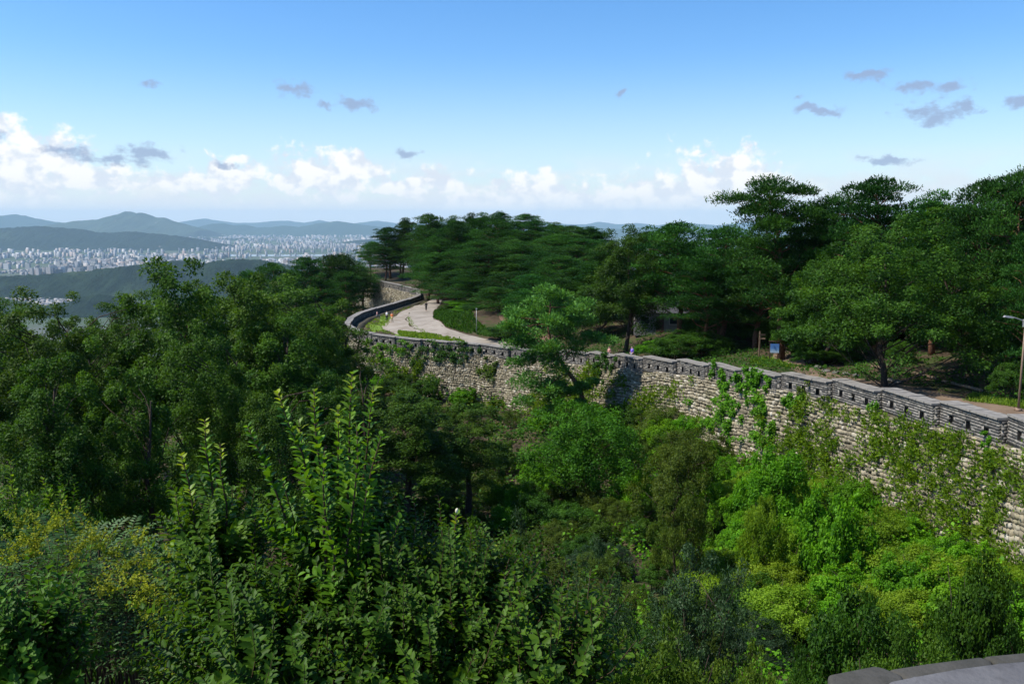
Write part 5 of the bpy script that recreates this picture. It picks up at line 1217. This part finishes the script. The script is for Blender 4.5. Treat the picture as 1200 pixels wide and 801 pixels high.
def board_mat():
    m, t, out = new_mat('information_print'); c = nd(t, 'ShaderNodeTexCoord').outputs['Generated']; sp = nd(t, 'ShaderNodeSeparateXYZ', {0: c})
    n = nd(t, 'ShaderNodeTexNoise', {'Vector': c, 'Scale': 5.0, 'Detail': 4.0}).outputs['Fac']
    v = nd(t, 'ShaderNodeMath', {0: sp.outputs[2], 1: nd(t, 'ShaderNodeMath', {0: n, 1: .5}, operation='MULTIPLY').outputs[0]}, operation='ADD').outputs[0]
    principled(t, out, ramp(t, v, [(.35, (.50, .62, .72)), (.6, (.20, .38, .66)), (.9, (.10, .24, .56))]), .4, .4); return m
def info_board():
    b = ground_at(906, 424, 55); e = empty('information_board', b); tag(e, 'blue information board on dark wooden posts beside the path', 'sign'); s = b.y/1000; e.rotation_euler.z = -.15
    H = 20*s+.35; w = 10*s
    for x_ in (-w*.42, w*.62): m = MB(); m.box((x_, 0, H/2), (.09, .09, H)); m.build('post', M['wood_dark'], e)
    m = MB(); m.box((w*.1, 0, H+.03), (w*1.35, .22, .07)); m.build('top_rail', M['wood_dark'], e)
    m = MB(); m.box((w*.1, -.07, H-.62), (w*1.0, .04, .85)); m.build('panel', board_mat(), e)
info_board()
def signpost():
    b = ground_at(889.5, 417, 60); H = P(889.5, 388, b.y).z-b.z; e = empty('signpost', b); tag(e, 'weathered wooden signpost with two arms left of the information board', 'sign')
    m = MB(); m.box((0, 0, H/2-.1), (.12, .12, H+.2)); m.build('post', M['wood'], e)
    for z_, dx, a in ((H-.35, .22, .1), (H-.7, .2, -.25)):
        m = MB(); Mx = Matrix.Rotation(a, 3, 'Z'); m.box((dx, -.08, z_), (.62, .035, .17), Mx); m.build('sign_arm', M['wood'], e)
signpost()
M['plaster'] = simple('grey_plaster', (.19, .18, .175), .9, .15, .15, 2, .1); M['roof'] = simple('dark_tile', (.06, .06, .065), .8, .2, .3, 6, .3); M['glass'] = simple('dark_glass', (.02, .025, .03), .15, .5, .1, 2, 0)
def hut():
    b = ground_at(772, 402, 80); b.y += 7; b.x = P(772, 400, b.y).x; b.z = hz1(b.x, b.y); e = empty('hut', b); tag(e, 'small grey hut half hidden under the trees behind the walkers', 'building'); e.rotation_euler.z = -.12
    w, dp, h = 6.4, 4.0, 2.7
    m = MB(); m.box((0, 0, h/2-.2), (w, dp, h+.4)); m.build('wall', M['plaster'], e)
    m = MB()
    for sy in (-1, 1): m.quad([(-w/2-.4, sy*(dp/2+.5), h-.12), (w/2+.4, sy*(dp/2+.5), h-.12), (w/2+.4, 0, h+1.1), (-w/2-.4, 0, h+1.1)][::sy])
    for sx_ in (-1, 1): m.quad([(sx_*(w/2+.02), -dp/2, h), (sx_*(w/2+.02), dp/2, h), (sx_*(w/2+.02), 0, h+1.0)])
    m.build('roof', M['roof'], e)
    for x_ in (-1.9, 1.7): f = MB(); f.box((x_, -dp/2-.02, 1.55), (1.2, .08, 1.0)); fo = f.build('window', M['steel'], e); f = MB(); f.box((x_, -dp/2-.05, 1.55), (1.0, .06, .82)); f.build('pane', M['glass'], fo)
    f = MB(); f.box((0, -dp/2-.02, 1.0), (.95, .08, 2.05)); f.build('door', M['wood_dark'], e)
hut()
# low stones along the path edge
rr_ = random.Random(12)
M['rock'] = simple('border_rock', (.15, .14, .12), .9, .2, .3, 3, .5)
def rock(px, py, w, h, label, dmin=50):
    b = ground_at(px, py, dmin); bm = bmesh.new(); bmesh.ops.create_icosphere(bm, subdivisions=2, radius=.5)
    for v_ in bm.verts: v_.co *= 1+rr_.uniform(-.14, .14); v_.co.z = max(v_.co.z, -.35)
    me = bpy.data.meshes.new('border_stone'); bm.to_mesh(me); bm.free(); me.materials.append(M['rock']); o = obj('border_stone', me); o.location = (b.x, b.y, b.z+h*.3); o.scale = (w, w*.8, h); o.rotation_euler.z = rr_.uniform(0, 3); return tag(o, label, 'rock', 'stones along the path edge')
for px, py, w, h in ((932, 413, 1.0, .7), (943, 416, .8, .5), (951, 425, .9, .5), (958, 432, .7, .4), (968, 436, .8, .35), (980, 438, .8, .35), (992, 439, .7, .3), (1003, 441, .7, .3), (1045, 447, .9, .35), (1053, 449, .7, .3)):
    rock(px, py, w, h, 'grey border stone on the far edge of the earth path')
def log(pa, pb, label):
    a, b = ground_at(*pa, 48), ground_at(*pb, 48); e = empty('timber_edging', a); tag(e, label, 'log'); d = b-a; m = MB(); m.tube([(0, 0, .16), d/2+Vector((0, 0, .17)), d+Vector((0, 0, .16))], .11, 9); m.build('beam', M['wood'], e, True)
    for t in (.12, .88): m = MB(); q = d*t; m.tube([(q.x, q.y, -.3), (q.x, q.y, .2)], .07, 7); m.build('peg', M['wood'], e, True)
log((1022, 431), (1040, 435), 'short timber log lying left of the huge oak trunk'); log((1066, 438), (1098, 446), 'long timber log lying right of the huge oak trunk'); log((1105, 449), (1150, 460), 'timber log lying below the street lamp grove')

# stone cap of the near parapet in the bottom right corner
def cap_wall():
    zl, zu = -1.16, -1.05
    def on(px, py, z): q = P(px, py, 1.0); k = z/q.z; return Vector((q.x*k, k, z))
    base = on(1080, 800, zl); e = empty('near_parapet', (base.x, base.y, -2.6)); tag(e, 'weathered stone cap of the near parapet in the bottom right corner', 'wall'); o0 = Vector((base.x, base.y, -2.6))
    def slab(name, poly, z, th, mat, bev=.012):
        bm = bmesh.new(); top = [bm.verts.new(on(a, b, z)-o0) for a, b in poly]; f = bm.faces.new(top)
        if f.normal.z < 0: bmesh.ops.reverse_faces(bm, faces=[f])
        ex = bmesh.ops.extrude_face_region(bm, geom=[f]); vs = [g_ for g_ in ex['geom'] if isinstance(g_, bmesh.types.BMVert)]
        bmesh.ops.translate(bm, verts=vs, vec=(0, 0, -th)); bmesh.ops.recalc_face_normals(bm, faces=bm.faces)
        bmesh.ops.bevel(bm, geom=list(bm.edges), offset=bev, segments=3, affect='EDGES', profile=.6)
        me = bpy.data.meshes.new(name); bm.to_mesh(me); bm.free(); me.materials.append(mat); me.polygons.foreach_set('use_smooth', np.ones(len(me.polygons), dtype=bool)); return obj(name, me, e)
    slab('cap_stone', [(970, 789), (1024, 778.5), (1036, 781), (1058, 790), (1075, 840), (985, 860)], zl+.012, .12, M['near_stone'])
    slab('cap_stone', [(1040, 783), (1085, 776), (1148, 768), (1163, 773), (1180, 860), (1082, 860), (1060, 792)], zl, .11, M['near_stone'])
    slab('cap_stone', [(1151, 767.5), (1200, 763), (1290, 756), (1400, 860), (1184, 860), (1166, 773)], zl+.004, .11, M['near_stone'])
    slab('top_slab', [(1040, 796), (1070, 790), (1120, 781), (1170, 774.5), (1260, 768), (1420, 900), (1050, 900)], zu, .085, M['near_slab'], .016)
    slab('brick_body', [(978, 794), (1036, 785), (1160, 772), (1285, 762), (1390, 856), (990, 856)], zl-.125, 1.5, M['brick'], .01)
def near_stone_mat(name, a, b, c):
    m, t, out = new_mat(name); n = tnoise(t, 2.2, 8, .65); n2 = tnoise(t, 14, 6, .7); n3 = tnoise(t, 60, 3, .6)
    col = ramp(t, n, [(.3, a), (.5, b), (.7, c)]); col = mixc(t, nd(t, 'ShaderNodeMapRange', {0: n2, 1: .52, 2: .70, 3: 0., 4: .6}).outputs[0], col, a)
    h = nd(t, 'ShaderNodeMath', {0: n2, 1: n3}, operation='ADD').outputs[0]; principled(t, out, col, .85, .25, h, .35, .01); return m
M['near_stone'] = near_stone_mat('mossy_cap_stone', (.03, .03, .022), (.058, .055, .046), (.095, .09, .078)); M['near_slab'] = near_stone_mat('pale_cap_slab', (.062, .06, .06), (.10, .098, .10), (.14, .137, .137))
cap_wall()
